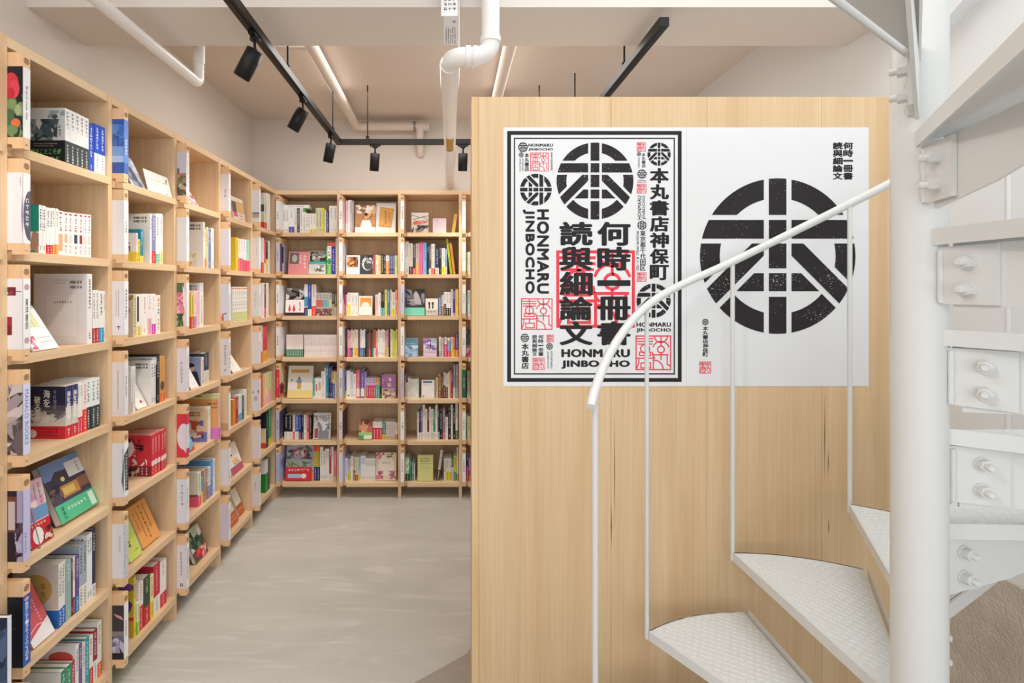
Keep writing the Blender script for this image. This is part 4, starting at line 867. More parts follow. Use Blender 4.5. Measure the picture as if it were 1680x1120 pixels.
S(221, 224.5, 948, 'f0d24a', None, '7a4a9a', 1, d=.14, left=[('b', ['6a4a9a', '8a5aa8', 'f0d04a'], 14, 3, .2, .4, .8, .5), ('r', 0, .28, 1, .06, 'e8583a'), ('r', 0, 0, 1, .28, 'e8b840')]); S(225, 229, 990, 'e8f0d8', '9ad03a', '4a8a3a', 1, .4); S(229, 236.5, 957, 'f2ece8', 'd83a3a', 'c83a40', 1, .5); S(236.5, 247, 950, '3a4a3c', 'c82a30', 'f0e0d0', 1, .38, d=.15); S(247, 252.5, 945, 'f2e8a0', 'f0d84a', '555', 1, .4); S(252.5, 263.5, 930, 'd02a40', 'eceae4', 'f4d8d8', 1, .35, d=.18, left=[('r', .1, .1, .8, .5, '8a2a58')]); S(263.5, 274, 924, 'f3efed', 'd82f44', '888', 1, .3, d=.2, look='tall white book with a red band against the upright')
# third bay
at('L', 3, 1)
L(314, 327, .12, 'f6eeee', [('b', ['e0909a', 'd05a78', 'f4d8d8'], 14, 3, 0, 0, 1, .6), ('m', .3, .6, .2, .3, '8aa070')], t=.004, s=.012, lean=32, look='pink and white leaflet leaning back')
at('L', 3, 2)
S(334.5, 337, 364, 'f0efec', None, '777', 1, d=.19, left=BACK+[('b', ['e8e0b0', 'd0c890', 'e8e4d8'], 10, 3, .1, .02, .7, .3)], look='white magazine showing its back cover'); S(337, 339, 376, 'e9e2e0', 'e8587a', '777', 1, .25); S(339, 342, 372, 'f0dc98', None, '777'); S(342, 347.3, 374, '7f9ac8', None, 'eef', 2); S(347.3, 352, 374, 'f1efee', None, 'aaa')
at('L', 3, 3)
S(313.5, 319, 481, 'f0cf4a', 'e8553a', '555', 1, .33, left=[('r', 0, 0, 1, 1, 'f0cf4a')]); S(319, 323, 477, 'f0dfe2', '9aa0cc', '999', 1, .3); S(323, 328.5, 476, 'f4cdd6', None, 'd8507a', 1, d=.12); S(328.5, 334.5, 464, 'e6e4e2', 'f4f0ee', '888', 1, .8, d=.18, left=BACK)
at('L', 3, 4)
L(314, 326.5, .15, 'f3f1ec', [('h', .2, .4, .5, .04, 'ccc')], t=.003, s=.012, lean=28, look='white card leaning back in front of two books'); S(331.5, 334.5, 586, 'ece6d0', None, '777', 1, d=.13, left=[('r', 0, 0, .95, 1, '8a94c0'), ('p', [(.25, 0), (.95, 0), (.8, .5), (.4, .5)], '3a3444'), ('e', .5, .62, .18, .14, 'e0b8a8'), ('e', .5, .72, .2, .08, '2a2228')], look='violet book picturing a dark-jacketed person'); S(334.5, 343, 580, '34405a', 'e4dcd2', 'eee', 1, .45, d=.15, look='navy book with cream lower half'); L(344, 352, .165, 'efeeea', [('e', .8, .8, .1, .03, 'b0b8a0'), ('h', .2, .3, .5, .03, '888')], t=.01, s=.075, lean=10, look='large white book leaning at the back')
at('L', 3, 5)
S(340.3, 342.4, 671, 'e8cfa8', None, '777', 1, d=.19, left=[('bar', .5, .86, .3, .05), ('bar', .5, .78, .3, .05), ('r', .0, .0, 1, .3, '7a80c8'), ('b', ['c05a4a', '3a3040', '6a70b8', 'e8e0e0'], 16, 5, .1, .1, .8, .55, .25)], look='book showing a bar-coded cover with small figures'); S(342.4, 344.8, 667, 'f4f1ee', None, 'b08a50', 1, d=.16); S(344.8, 347, 667, 'f1ece4', None, '8a4a2a', 2, d=.15); S(359.0, 361.8, 646, 'f0c8d8', 'e080d0', '999', 1, .25, d=.2, s=-.03, left=[('r', 0, 0, 1, .88, 'e9a968'), ('r', 0, .88, 1, .12, 'dcdc9c'), ('e', .45, .95, .1, .03, '8aa060'), ('bar', .7, .76, .25, .04), ('bar', .7, .68, .25, .04)], look='large orange book with pale yellow top edge')
L(313, 320, .09, '7ab8d8', [('p', [(0, 0), (1, 0), (1, .3)], 'd8543a'), ('r', 0, .5, .6, .4, 'd8e8f0')], t=.006, s=.010, lean=20, look='small light blue book at the shelf front')
at('L', 3, 6)
S(326, 331, 776, 'e9e6d4', 'e85a78', '666', 1, .3, d=.14, left=[('h', .1, .5, .6, .16, '6a7a7a'), ('r', 0, .28, 1, .08, '6a6a3a'), ('r', 0, 0, 1, .28, 'e8607a')]); S(331, 334, 784, '7ac0c8', 'f0dc6a', '555', 1, .45); S(334, 341, 772, 'b08a80', None, 'eee', 2, d=.15); S(341, 346, 768, 'e8e4e8', '8a7ac0', '999', 2, .4, d=.18, left=[('r', 0, .75, 1, .25, '3a2a30'), ('h', .2, .8, .5, .12, 'eee'), ('b', ['a87a88', 'c8a0a8', '8a5a68'], 12, 3, 0, 0, 1, .75)]); S(346, 350, 756, '5a9ad8', None, 'eef', 1, d=.2, left=[('r', 0, 0, 1, .86, '6aa8dc')]); S(350, 353.5, 753, 'ecebe6', None, '777', 1, d=.19)
at('L', 3, 7)
L(322, 342, .165, '4a5a4c', [('b', ['2f4a3c', 'e0e0d8', '6a8a5a', 'b8c8b0'], 26, 4, 0, .3, 1, .7), ('b', ['d84a58', 'f0a0a0', 'c02a40'], 18, 6, 0, 0, 1, .32)], t=.02, s=.03, lean=22, look='leaning green and red flower book')
# fourth bay
at('L', 4, 1)
L(384, 403, .145, 'e8d8cc', [('r', 0, .3, .35, .5, '6a5a58'), ('r', .38, .35, .6, .5, 'd8b078'), ('r', .05, .15, .3, .2, 'd85a80'), ('h', .45, .2, .4, .08, '333'), ('h', .5, .08, .4, .06, 'c84a3a'), ('r', 0, .88, 1, .12, 'e4dccc')], t=.02, s=.02, lean=8, look='thick book with a photo cover and red lettering')
at('L', 4, 2)
S(387, 391.5, 389, 'f0d23a', None, 'b8323c', 1, d=.18, left=[('h', .2, .8, .6, .1, 'b8323c'), ('b', ['6a7a8a', 'e8e070', 'c0c8d0'], 14, 3, 0, 0, .8, .6)]); S(391.5, 399.5, 391, 'f4eef0', 'e85a88', 'c04a90', 2, .4); S(399.5, 405, 392, 'f0efee', 'd84a50', '3a4a5a', 1, .35); S(405, 410, 393, 'a8dcd0', 'e84a80', '777', 1, .35)
at('L', 4, 3)
S(382, 406, (470, 471), 'f1efe9', None, '888', 8, d=.12, spine=[('e', .5, .95, .4, .025, 'd86a4a'), ('m', .2, .35, .6, .55, '999'), ('r', 0, 0, 1, .27, 'cbd48a'), ('m', .3, .03, .4, .2, 'f4f4e0')], look='slim white paperback with yellow-green foot')
at('L', 4, 4)
L(383, 396, .12, 'f2f0ea', [('l', [(.2, .7), (.5, .5), (.4, .3)], .03, '9ac0b0')], t=.004, s=.014, lean=34, look='white booklet leaning far back')
at('L', 4, 5)
S(382.5, 387, 656, 'e0983a', None, '555', 1, d=.17, left=[('e', .5, .6, .35, .2, '3a7ab0'), ('b', ['f0e8d8', 'c04a40', '5a3a2a'], 8, 3, .1, 0, .8, .3)]); S(387, 391, 652, 'b83a40', None, 'eee'); S(391, 397.5, 649, 'e8eef0', '7ab0d8', '555', 2, .3, left=[('r', 0, .9, 1, .05, '2a6aa8')], d=.19); S(397.5, 401, 650, '2a5a6a', None, 'eee'); S(401, 405.5, 640, 'f0ece0', None, '999', 1, d=.19)
at('L', 4, 6)
L(382, 400, .175, 'f1e9e0', [('e', .25, .8, .1, .05, '2a2a2a'), ('e', .35, .62, .1, .03, '2a2a2a'), ('e', .55, .4, .25, .08, 'f0c080'), ('h', .35, .26, .5, .08, '2a2a2a'), ('r', 0, 0, 1, .24, 'b85a78')], t=.01, s=.015, lean=20, look='leaning white book with plum foot')
at('L', 4, 7)
L(379.5, 392, .15, 'ece6d4', [], 'c8643e', .45, .014, .02, 24, look='front cream book with brick-orange band', obart=[('h', .1, .6, .8, .12, 'f0d0b8'), ('h', .1, .3, .8, .12, 'f0d0b8')]); L(393, 401.5, .165, 'eee9da', [], 'c8643e', .38, .02, .035, 22, look='rear cream book with brick-orange band', obart=[('h', .1, .5, .8, .12, 'f0d0b8')])
# corner bay
at('L', 5, 1)
S(433.5, 438, 318, 'e0dfd0', 'd84a3a', '777', 2, .2, left=[('r', 0, .5, 1, .2, '4a5a4a'), ('r', 0, .2, 1, .2, 'd8dc90')]); S(438, 444, 316, 'efece6', None, '999', 1, d=.16)
at('L', 5, 2)
S(430, 433, 390, 'f3eeee', 'e85a50', '777', 1, .3); S(433, 436.5, 393, 'e8635a', 'f0eeee', 'eee', 1, .3); S(436.5, 440, 396, '4a3038', 'f0e070', 'eee', 1, .45); S(440, 443, 395, 'f2f0ee', None, '999')
at('L', 5, 3)
S(430, 434, 464, 'f2efec', None, 'c04a50'); S(434, 437, 466, '8a2a34', 'e83a68', 'eee', 1, .3); S(437, 441.5, 464, 'f3f0ee', None, '999')
at('L', 5, 4)
S(428.5, 431, 534, 'f0eceb', 'e8603a', 'c04a50', 1, .3); S(431, 439, (533, 534), 'd83a44', 'f0b03a', 'f6e0e0', 2, .3)
at('L', 5, 5)
S(429.5, 432.5, 616, 'ea7a52', None, 'eee'); S(432.5, 436, 614, 'f0d0b0', None, '777'); S(436, 440, 613, 'f2e2a0', 'f4c8d0', '777', 1, .3); S(440, 446, 611, 'cfe0a8', 'f0b8c8', '333', 1, .45)
at('L', 5, 6)
S(437, 441, 676, '22283a', None, 'dde', 1, d=.17, left=[('r', .1, 0, .9, .55, 'e9d8b0'), ('bar', .4, .42, .3, .06), ('r', .1, 0, .9, .15, 'd8483a')]); S(441, 445, 668, '3a9a5a', 'f0c83a', 'eee', 1, .2)
at('L', 5, 7)
S(436, 440, 757, 'f0ecf0', '1f8a3a', '777', 1, .6, d=.16, left=[('bar', .5, .85, .3, .05), ('r', 0, 0, 1, .6, '1f8a3a')]); S(440, 443.5, 755, '2a5a48', None, 'ccc', 1, d=.16)

# ================= books: back bookcase, corner bay
at('B', 1, 1)
S(465, 473.5, 341.5, 'f4f3f0', None, '555', 2); S(473.5, 482.5, 341.5, 'f0f0ec', '5a5ab0', '777', 1, .26); S(482.5, 487, 341.5, 'f2eeea', None, '999'); S(487, 491.5, 341.5, '55585a', None, 'eee'); S(491.5, 497, 341.5, 'eef0ec', None, '888'); S(497, 501, 342, '6a9a48', 'f4f3f0', 'eee', 1, .85); S(501, 508.5, 350, 'f4f3ee', None, '888', 2, d=.11); S(508.5, 518, 350, 'f6f3ea', 'f0d870', '888', 2, .2, d=.11); S(518, 528, 341, 'd8d8b8', None, '2a4a50', 2); S(528, 532, 341, 'e6e04a', None, '777'); S(532.5, 535, 345, 'f0eee8', None, '999'); S(535, 539.7, 346, '3c4078', None, 'eee'); S(540, 553.5, 337.5, 'f2f1ea', None, '999', 2, d=.15)
o = S(465, 509, 335.5, 'f4f3f0', None, None, 1, look='white book lying flat on its row'); me = MB(); u0 = px2u(465, .034); u1 = px2u(507, .034); wd = u1-u0
o.matrix_world = frame('B', 1) @ Matrix.Translation((u0, .040, SH[0]+.1885))
for ch in list(o.children): bpy.data.objects.remove(ch)
me.box((0, 0, 0), (wd, .0012, .024), 'f4f3f0'); me.box((0, .0012, 0), (wd, .13, .001), 'f4f3f0'); me.box((0, .0012, .023), (wd, .13, .024), 'f4f3f0'); s_ = Sheet(me, (0, 0, 0), (1, 0, 0), (0, 0, 1), (0, -1, 0), .0003); s_.marks(wd*.2, .006, wd*.6, .011, '777', None, 3, True); tmp = me.build('tmp', M_PRINT); o.data = tmp.data; bpy.data.objects.remove(tmp)
p = MB(); p.box((.002, .0013, .001), (wd-.002, .128, .023)); p.build('page_block', M_PAGES, o)
at('B', 1, 2)
L(472.5, 505.5, 413, 'de8e90', [('r', .05, .45, .46, .5, '6a6860'), ('e', .3, .7, .13, .17, 'b8b4ac'), ('c', '????', .72, .25, .14, .65, 'f4e6e4'), ('c', '???', .54, .45, .12, .42, 'f4e6e4')], look='rose pink book with a grey photo square', lean=8); L(506, 534, 412, 'c9cac4', [('r', .05, .55, .95, .43, '3a3634'), ('b', ['8a8680', '2a2624', 'c4c0b8'], 20, 4, .05, .55, .95, .4), ('r', 0, .5, 1, .05, '2f9a48'), ('r', 0, .42, 1, .09, '4aa8d0'), ('b', ['8a8a84', '5a5a58', 'dcdcd4'], 14, 5, .3, .1, .6, .3)], look='black-and-white magazine with green-blue stripe', lean=10)
S(534.5, 537, 404, '2a8a48', None, 'eee'); S(537, 543.5, 397, 'f0efe8', '7ac050', '4a4a6a', 1, .3, spine=[('e', .5, .4, .5, .1, '3a9a58'), ('r', 0, .88, 1, .12, 'd86a4a'), ('m', .2, .55, .6, .3, '444')], look='white book with a green plant spine'); S(543.5, 550.5, 397, '3a3ab0', None, 'eef', spine=[('r', 0, .86, 1, .14, 'e06a5a'), ('m', .25, .1, .5, .7, 'dde')], look='deep blue book with coral top'); S(550.5, 552.8, 390, 'f2f0ea', None, '999')
at('B', 1, 3)
L(468, 498.5, 473, '2a2628', [('b', ['6a6664', '1c1a1c', 'b0aca8', 'd8d4d0'], 34, 6, 0, .58, 1, .42), ('m', .72, .62, .1, .3, 'f0eeec')], 'f3eeee', .57, lean=6, look='black photo book, two red figures on white band', obart=[('p', [(.15, .35), (.22, .75), (.3, .35), (.22, .2)], 'dc4a4a'), ('p', [(.38, .35), (.45, .75), (.55, .35), (.45, .2)], 'dc4a4a'), ('c', '???', .72, .3, .12, .6, '333'), ('r', 0, 0, 1, .18, '3a2a34')])
S(499, 505, 466, 'e6e9ec', '2a3a6a', '3a6ab0', 1, .25, spine=[('r', 0, .3, 1, .3, '4a9ac0'), ('e', .5, .25, .3, .03, 'd83a3a')], look='pale book with a blue waisted spine'); S(505, 511, 465, '34509a', 'f0f0f0', 'eef', 1, .2, look='blue book with a photo spine'); S(511, 518.5, 466, 'e0d8d2', 'e84a3a', 'c04a40', 1, .3, d=.15)
for i, c in enumerate(('d0605e', 'd0605e', '6ab0b4', '7ab0b4', 'c8c8a8')):
    S(518.5+i*5.2, 523.7+i*5.2, 480, 'b4b1ae', None, '555', spine=[('r', 0, .38, 1, .3, c), ('m', .2, .72, .6, .22, '555'), ('b', ['6a4a48', 'a84a48', '4a4444'], 8, i, 0, 0, 1, .3, .5)], look='silver-grey volume with %s panel' % cname(c))
S(544.5, 548.5, 480, '3a3230', 'c0b8a0', 'ddd', 1, .5); S(548.5, 552.6, 481, '6a6a40', 'b8a890', 'ddd', 1, .4)
at('B', 1, 4)
S(469.5, 497, 549, 'f0e9e6', '4f8f78', 'd8a8ac', 10, .34, d=.11, look='thin whitish comic with green band'); S(499, 552.5, (549, 549), 'f2eae8', None, 'd88a90', 16, d=.11, spine=[('m', .2, .5, .6, .42, 'd08088'), ('r', .1, .25, .8, .04, 'e6c8c8'), ('m', .3, .05, .4, .15, 'e0b8b8')], look='thin white comic with rose lettering')
at('B', 1, 5)
L(471, 512, 602, 'cfd0c4', [('r', 0, 0, 1, .48, 'e6e4dc'), ('r', .12, .78, .72, .1, 'c08a40'), ('e', .45, .52, .11, .08, '7a90b0'), ('r', .38, .28, .16, .18, 'c8a850'), ('e', .45, .62, .05, .03, '6a4a3a'), ('e', .15, .55, .05, .02, '444')], 'ecd88a', .25, .02, .02, 10, look='pale illustrated book with a wide cream band')
S(512, 517, 621, '8ac0b8', 'f0f0e8', '555', 1, .1); S(517, 521.5, 620, 'f2f0ee', None, 'c84a50', spine=[('r', .3, .35, .4, .35, 'cc4a52')], look='white book with a red label'); S(521.5, 527, 620, 'f1eee8', None, 'a88a50', spine=[('r', .2, .4, .6, .4, 'd8b070')], look='white book with a tan label'); S(527, 532.5, 609, 'eeeeec', None, '777'); S(532.5, 534.5, 603, 'e8f0f0', None, '999'); S(534.5, 539, 599, '3f8fae', None, 'eef', d=.16); S(539, 541.5, 600, '2a2c44', None, 'ccd'); S(541.5, 545, 601, '5a4a80', None, 'eee'); S(545, 549, 609, 'e8d878', '3a5a9a', '555', 1, .55); S(549, 552.5, 610, 'd8d4c8', None, '777')
at('B', 1, 6)
for x0, x1, c, ob, tx in ((466.5, 472.5, '1e1c1e', 'ece8e0', 'e8e8e8'), (472.5, 480, '262224', 'ece8e0', 'f0f0f0'), (480, 484, 'e8e2e0', 'd85a58', '888'), (484, 490, '4a6ac0', 'f0ece8', 'eef'), (490, 494, '2e3c84', '5a3a80', 'ccd'), (494, 498, '1c2036', '3a2a50', 'aab'), (498, 503, 'eeeae6', 'f0e8e4', '555'), (503, 507, 'c84a48', 'f0705a', 'f0e0e0'), (507, 511, '2a2426', None, 'ccc')):
    S(x0, x1, 681, c, ob, tx, 1, .32)
L(513.5, 542, 679, 'c9ccd2', [('b', ['a8aab0', 'e2e4e8', '8a8c94', 'd8d4d0'], 24, 6, 0, .3, 1, .6), ('c', '????', .82, .35, .12, .6, '333'), ('r', .08, .05, .2, .36, 'a84a50'), ('r', .3, .02, .6, .3, '8a8a90')], look='grey watercolour book with black lettering', lean=8)
at('B', 1, 7)
L(467.5, 511, 730, 'a8aaae', [('b', ['6a6c70', 'c8cacc', '44464a', 'a0a2a8'], 40, 8, 0, .58, 1, .42, .2), ('h', .25, .76, .6, .1, 'e04a58'), ('h', .3, .64, .5, .1, 'e04a58'), ('b', ['6a8a4a', '4a7040', 'a0b070'], 14, 3, 0, .38, 1, .14)], 'd0303c', .37, .02, .022, 10, look='large grey mountain magazine with red band', obart=[('h', .1, .7, .8, .18, 'f6e4e0'), ('r', .1, .2, .5, .3, 'a8c0d8'), ('e', .7, .35, .1, .18, 'f0e0d8')])
S(511.5, 515, 731, 'a8acb4', 'e87a3a', '555', 1, .28); S(515, 519.5, 728, 'd84a40', '26306a', 'f0e080', 1, .38, spine=[('r', 0, .38, 1, .42, 'd8c048'), ('m', .2, .4, .6, .4, '444')], look='tall book in red, yellow and navy blocks'); S(519.5, 524.5, 728, 'e06a3a', '26306a', 'f0e080', 1, .38, spine=[('r', 0, .38, 1, .42, 'd0bc40'), ('m', .2, .4, .6, .4, '444')], look='tall book in orange, yellow and navy blocks'); S(525, 530, 733, 'eceae6', None, 'd86a70', 1, d=.14); S(530, 533.5, 740, 'eeeae8', None, '555'); S(533.5, 540, 736, 'f0e8e4', None, '777', 2); S(540, 543.5, 732, 'b84a50', 'f0ece8', 'eee', 1, .2); S(543.5, 547, 733, 'ece9e6', None, '777'); S(547, 552.5, 740, 'e07a7a', 'd0a860', 'f6e6e6', 1, .15)
# back bookcase, second bay
at('B', 2, 1)
S(567, 571.5, 329, 'ecc8cc', 'f0e8e8', '777', 1, .3); S(571.5, 574, 328, 'f2f0ee', None, '999'); S(574, 577, 328, 'c9c9c8', None, '555'); S(577, 580.5, 329, 'a8a49e', 'd83a40', 'eee', 1, .1)
L(582, 616, 336, 'b07a50', [('r', 0, .3, 1, .7, 'b8845a'), ('b', ['8a5a3c', 'd8a878', 'e6d8cc'], 16, 6, 0, .5, 1, .5), ('p', [(.2, .06), (.9, .06), (.72, .45), (.36, .45)], 'eae8e4'), ('e', .53, .58, .09, .1, 'd8a078'), ('e', .53, .66, .095, .05, '2c2422'), ('h', .15, .82, .75, .1, 'f2ece6'), ('h', .1, .7, .28, .07, 'f2ece6'), ('r', 0, 0, 1, .2, 'd9dad6')], look='magazine picturing a person in white shirt', lean=6)
L(616.5, 649, 332, 'd2cdc8', [('p', [(.14, .2), (.78, .16), (.9, .8), (.2, .86)], 'b8823a'), ('p', [(.17, .25), (.74, .2), (.85, .76), (.23, .82)], 'c8924a'), ('m', .42, .3, .12, .45, '4a3018'), ('m', .62, .34, .08, .36, '6a4a24')], look='grey-edged book with a large brown loaf-like plate', lean=9)
at('B', 2, 2)
L(568, 590, 419, 'efece8', [('r', .05, .36, .82, .56, 'a0623a'), ('b', ['7a4028', 'd8a870', '3a2a24', 'c07a48'], 24, 3, .05, .38, .82, .52, .25)], look='white book with an orange-brown photo', lean=6); L(590.5, 615, 418.5, '3a3c40', [('e', .5, .55, .38, .36, 'd8dadc'), ('e', .55, .5, .3, .28, '4a4c50'), ('b', ['1e2024', 'b8babc', '6a6c70'], 14, 5, 0, .55, .85, .45, .2), ('r', .86, 0, .14, 1, 'b05050')], look='black and white photo book with a red edge strip', lean=6)
S(616, 620, 418, 'e9e8c0', 'e8ead0', '777', 1, .6); S(620, 624.5, 419, 'f0d8a8', None, '777'); S(624.5, 629.5, 417, '3a3630', None, 'd8c890'); S(629.5, 633, 418, '2e2c2e', None, 'ddd'); S(633, 638, 419, 'f0efec', 'ea9a52', '777', 1, .7); S(638, 647.5, (418, 418), '565a88', None, 'd0d4e8', 3); S(647.5, 652, 419, 'c4dc90', None, '777')
at('B', 2, 3)
S(567, 570, 483, 'f0b0bc', None, '777'); S(570, 575.5, 480, 'efeede', 'ecec80', '888', 1, .5); S(575.5, 587.5, 480, 'f1efea', None, '999', 2)
L(588, 610.5, 486, 'e8e2d2', [('r', .1, .45, .82, .45, 'e89a4a'), ('e', .5, .5, .3, .18, 'f2e6dc'), ('r', .08, .05, .84, .38, 'f0ece8')], look='cream book with an orange picture above white', lean=8)
S(615.5, 620.5, 483, 'f0d8d6', None, 'd87a80'); S(620.5, 624.5, 480, 'f1efec', None, '999'); S(624.5, 631, 480, '2c3030', '2aa0a8', 'e0b050', 2, .35); S(631, 635, 475, 'e4d860', None, '5a8a40', d=.15); S(635, 639.5, 475, '4a90b0', '5a7088', 'eef', 1, .15, d=.15); S(640, 643, 475, 'dcd8c8', None, '777'); S(643, 648, 479, 'e6e2d8', 'e8e070', '777', 1, .3); S(648, 652.2, 475, 'ec7a5e', 'f4b0a0', 'f6e0d8', 1, .6)
at('B', 2, 4)
cols = [('3a2a2c', None), ('e8a0b0', 'd83a8a'), ('e8b8bc', 'd83a8a'), ('d8d0cc', '4a2a34'), ('f0dcc0', None), ('f0d8b0', 'f0c860'), ('e8e4dc', 'f0c860'), ('7a3a3e', None), ('dfe4f0', '3a80c0'), ('f0f0f0', '3a80c0'), ('e8e8ec', '2a2a30'), ('302e30', None), ('5a5450', None), ('b04a48', 'd83a3a'), ('4a4444', None), ('6a6868', '3aa0a0'), ('d85a4a', 'f0e0c0'), ('f0b888', 'ea80b0'), ('f2efec', None), ('f3f1ee', None), ('f2eeea', None), ('efece8', None), ('e8b0b0', 'e8c060'), ('d8a0a8', 'f0e090'), ('383234', None), ('f0ecd8', None), ('d8dc60', None), ('ccd458', 'e0e080'), ('dce080', None)]
x = 567.0
for i, (c, ob) in enumerate(cols):
    S(x, x+2.93, 540+[0, 1, 3, 0, 2][i % 5]+(4 if 10 < i < 15 else 0), c, ob, '555' if i % 3 else 'a04a4a', 1, .33); x += 2.93
at('B', 2, 5)
S(566.5, 568.5, 605, '4a7090', 'f0d870', 'eef', 1, .25); S(568.5, 575, 608, 'f3f0ea', None, '999', 1, spine=[('e', .5, .1, .2, .03, '333')], look='white book with a black dot at its foot'); S(575, 579.5, 610, 'e4e4ec', None, '9a8ac0'); S(579.5, 584, 613, 'f2f0ea', None, '999'); S(584, 590.5, 607, 'e06a74', None, 'f6e0e0', spine=[('m', .3, .38, .4, .5, 'f6e0e0'), ('p', [(.1, .06), (.9, .06), (.9, .32), (.5, .38), (.1, .32)], 'f0ece0')], look='rose red book with a white house label'); S(591, 598, 607, '6a5ab0', None, 'eee', spine=[('m', .3, .38, .4, .5, 'e6e4f4'), ('p', [(.1, .06), (.9, .06), (.9, .32), (.5, .38), (.1, .32)], 'f0ece0')], look='violet book with a white house label'); S(598, 601, 610, 'b0a8d8', 'c8c870', '777', 1, .3)
S(601, 616, 620, 'd0b8e0', 'c83a58', '777', 4, .64, d=.11, look='lilac paperback with a tall red band'); S(616, 623, 620, 'f0a868', '2aa890', '777', 2, .65, d=.11); S(623, 626, 616, '2a2628', None, 'ccc')
L(626.5, 649.5, 615, 'a06a98', [('r', 0, 0, 1, .42, 'd8c8a8'), ('b', ['b090b0', 'e0d0b0', '7a5a78', 'd8b070'], 22, 5, 0, 0, 1, .4), ('c', '?', .4, .72, .3, .2, 'f6eef2', .03), ('c', '?', .38, .48, .32, .22, 'f6eef2', .03), ('b', ['8a5080', 'c080a8'], 8, 7, 0, .5, .35, .45)], t=.03, lean=0, look='purple boxed book with bold white characters', s=.02)
at('B', 2, 6)
L(588.5, 610.5, 690, 'c46a58', [('b', ['e0b078', 'a84a40', 'd88a70', '5a3a30'], 26, 4, 0, .35, 1, .65, .25)], '9ad080', .35, .016, .02, 10, look='red and gold patterned book with a green band', obart=[('r', .4, .1, .55, .5, 'e6eccc'), ('r', 0, 0, .35, .6, '5a9a60')])
S(611.5, 627, 692, 'f0ecea', 'd83a4c', '888', 3, .66, look='white book with a tall red lower part'); S(627, 633, 693, '3a8a80', 'e0c040', 'e0f0e8', 1, .3); S(633, 648.5, 692, 'd8d2c8', 'c8b8a0', 'b08a90', 4, .2); S(648.5, 652.3, 694, 'e0dcc8', 'a85a34', '777', 1, .3)
at('B', 2, 7)
S(566, 570, 752, 'e4e2e4', None, '999'); S(570, 575.5, 753, 'd0c4d4', 'd8dc50', '777', 2, .4); S(575.5, 579, 748, 'f0ede4', None, '999'); S(579, 583, 750, 'd8c0a8', 'a85a34', '777', 1, .45); S(583, 587.5, 750, 'e8d8b8', 'a8582c', '777', 1, .25); S(587.5, 592, 750, 'b0d0d0', 'e8e080', '777', 1, .25); S(592, 600, 748, 'eeeaf0', None, '7a70a0', 3); S(600, 616, 752, 'f1eeea', None, '999', 5)
L(616.5, 650, 745, 'e4cdb8', [('e', .5, .55, .38, .38, 'efe6d6'), ('b', ['d8808a', 'c05a70'], 10, 4, 0, .78, .4, .22, .3), ('b', ['c86a90', 'e07a98', '8a4a60'], 14, 5, 0, .05, .35, .3, .35), ('b', ['c0608a', 'b880a8', '7a8a60'], 14, 8, .65, .05, .35, .3, .35), ('b', ['7a6a50', 'a8a070'], 8, 9, .5, .8, .5, .2, .25), ('h', .3, .6, .42, .06, '8a7a70'), ('h', .4, .34, .22, .02, 'b04a58')], look='floral pink and cream book with a pale oval', lean=8)
# back bookcase, third bay
at('B', 3, 1)
L(675, 703, 349, 'cfc8bc', [('r', 0, .55, 1, .45, 'd8d2c8'), ('l', [(0, .9), (.5, .75), (1, .85)], .03, '34383a'), ('l', [(.1, .65), (.7, .8), (1, .6)], .03, '34383a'), ('b', ['e07a6a', 'd8584e'], 16, 4, .1, .4, .85, .2, .3), ('b', ['3a3432', '8a8078', 'd8d0c4', '5a5048'], 30, 6, 0, 0, 1, .38, .25)], t=.02, lean=4, look='book with dark branches over coral blossoms'); L(710, 732, 358, 'd8c4cc', [('h', .1, .85, .3, .07, '9a7a8a'), ('h', .1, .5, .8, .05, 'c8acb8'), ('h', .1, .3, .8, .05, 'c8acb8')], t=.006, lean=8, look='small mauve card-like book'); S(741, 746, 351, 'e0b058', None, '6a4a20', spine=[('m', .25, .1, .5, .8, '7a5a2a')], tilt=8, look='ochre book leaning against the upright')
at('B', 3, 2)
S(664.5, 671, 396, 'd8d6d2', None, '888'); S(671, 677, 399, 'd9cbb4', '3a3432', '777', 1, .25); S(677, 682, 398, '3c3a44', 'd83a3a', 'ccc', 1, .2); S(682, 687, 399, 'b8b0a4', 'e89a4a', '3a3a3a', 1, .35); S(687, 693.5, 397.5, 'e8659a', None, 'a02a5a'); S(694, 700, 397.5, '7aaee0', None, '2a5a90'); S(701, 704, 401, '2c2a2c', None, 'eee'); S(704, 707.5, 401, '5a5654', 'e0d8d0', 'eee', 1, .2); S(707.5, 713.5, 400, 'e8e4dc', 'd84a48', '333', 1, .2, spine=[('m', .1, .25, .3, .7, '444'), ('m', .6, .25, .3, .7, '666')], look='black and white streaked book with red foot'); S(714, 720, 407, '3a3c58', 'e0d4cc', 'ccd', 1, .25); S(720.5, 724, 403, '2e3034', None, 'ccc'); S(724.5, 730, 407, 'e9e8de', 'e6e04a', '777', 1, .3); S(730.3, 733.5, 408, '88a8c0', 'e8e8f0', 'eee', 1, .3)
S(738.8, 742.0, 392, 'c8d83a', None, '333', tilt=-7, look='lime and black striped thin book leaning left', spine=[('m', .1, .0, .8, .98, '3a3a2a')]); S(743.2, 747.4, 398, 'd89038', None, '8a5a20', tilt=-7, look='amber book leaning left')
at('B', 3, 3)
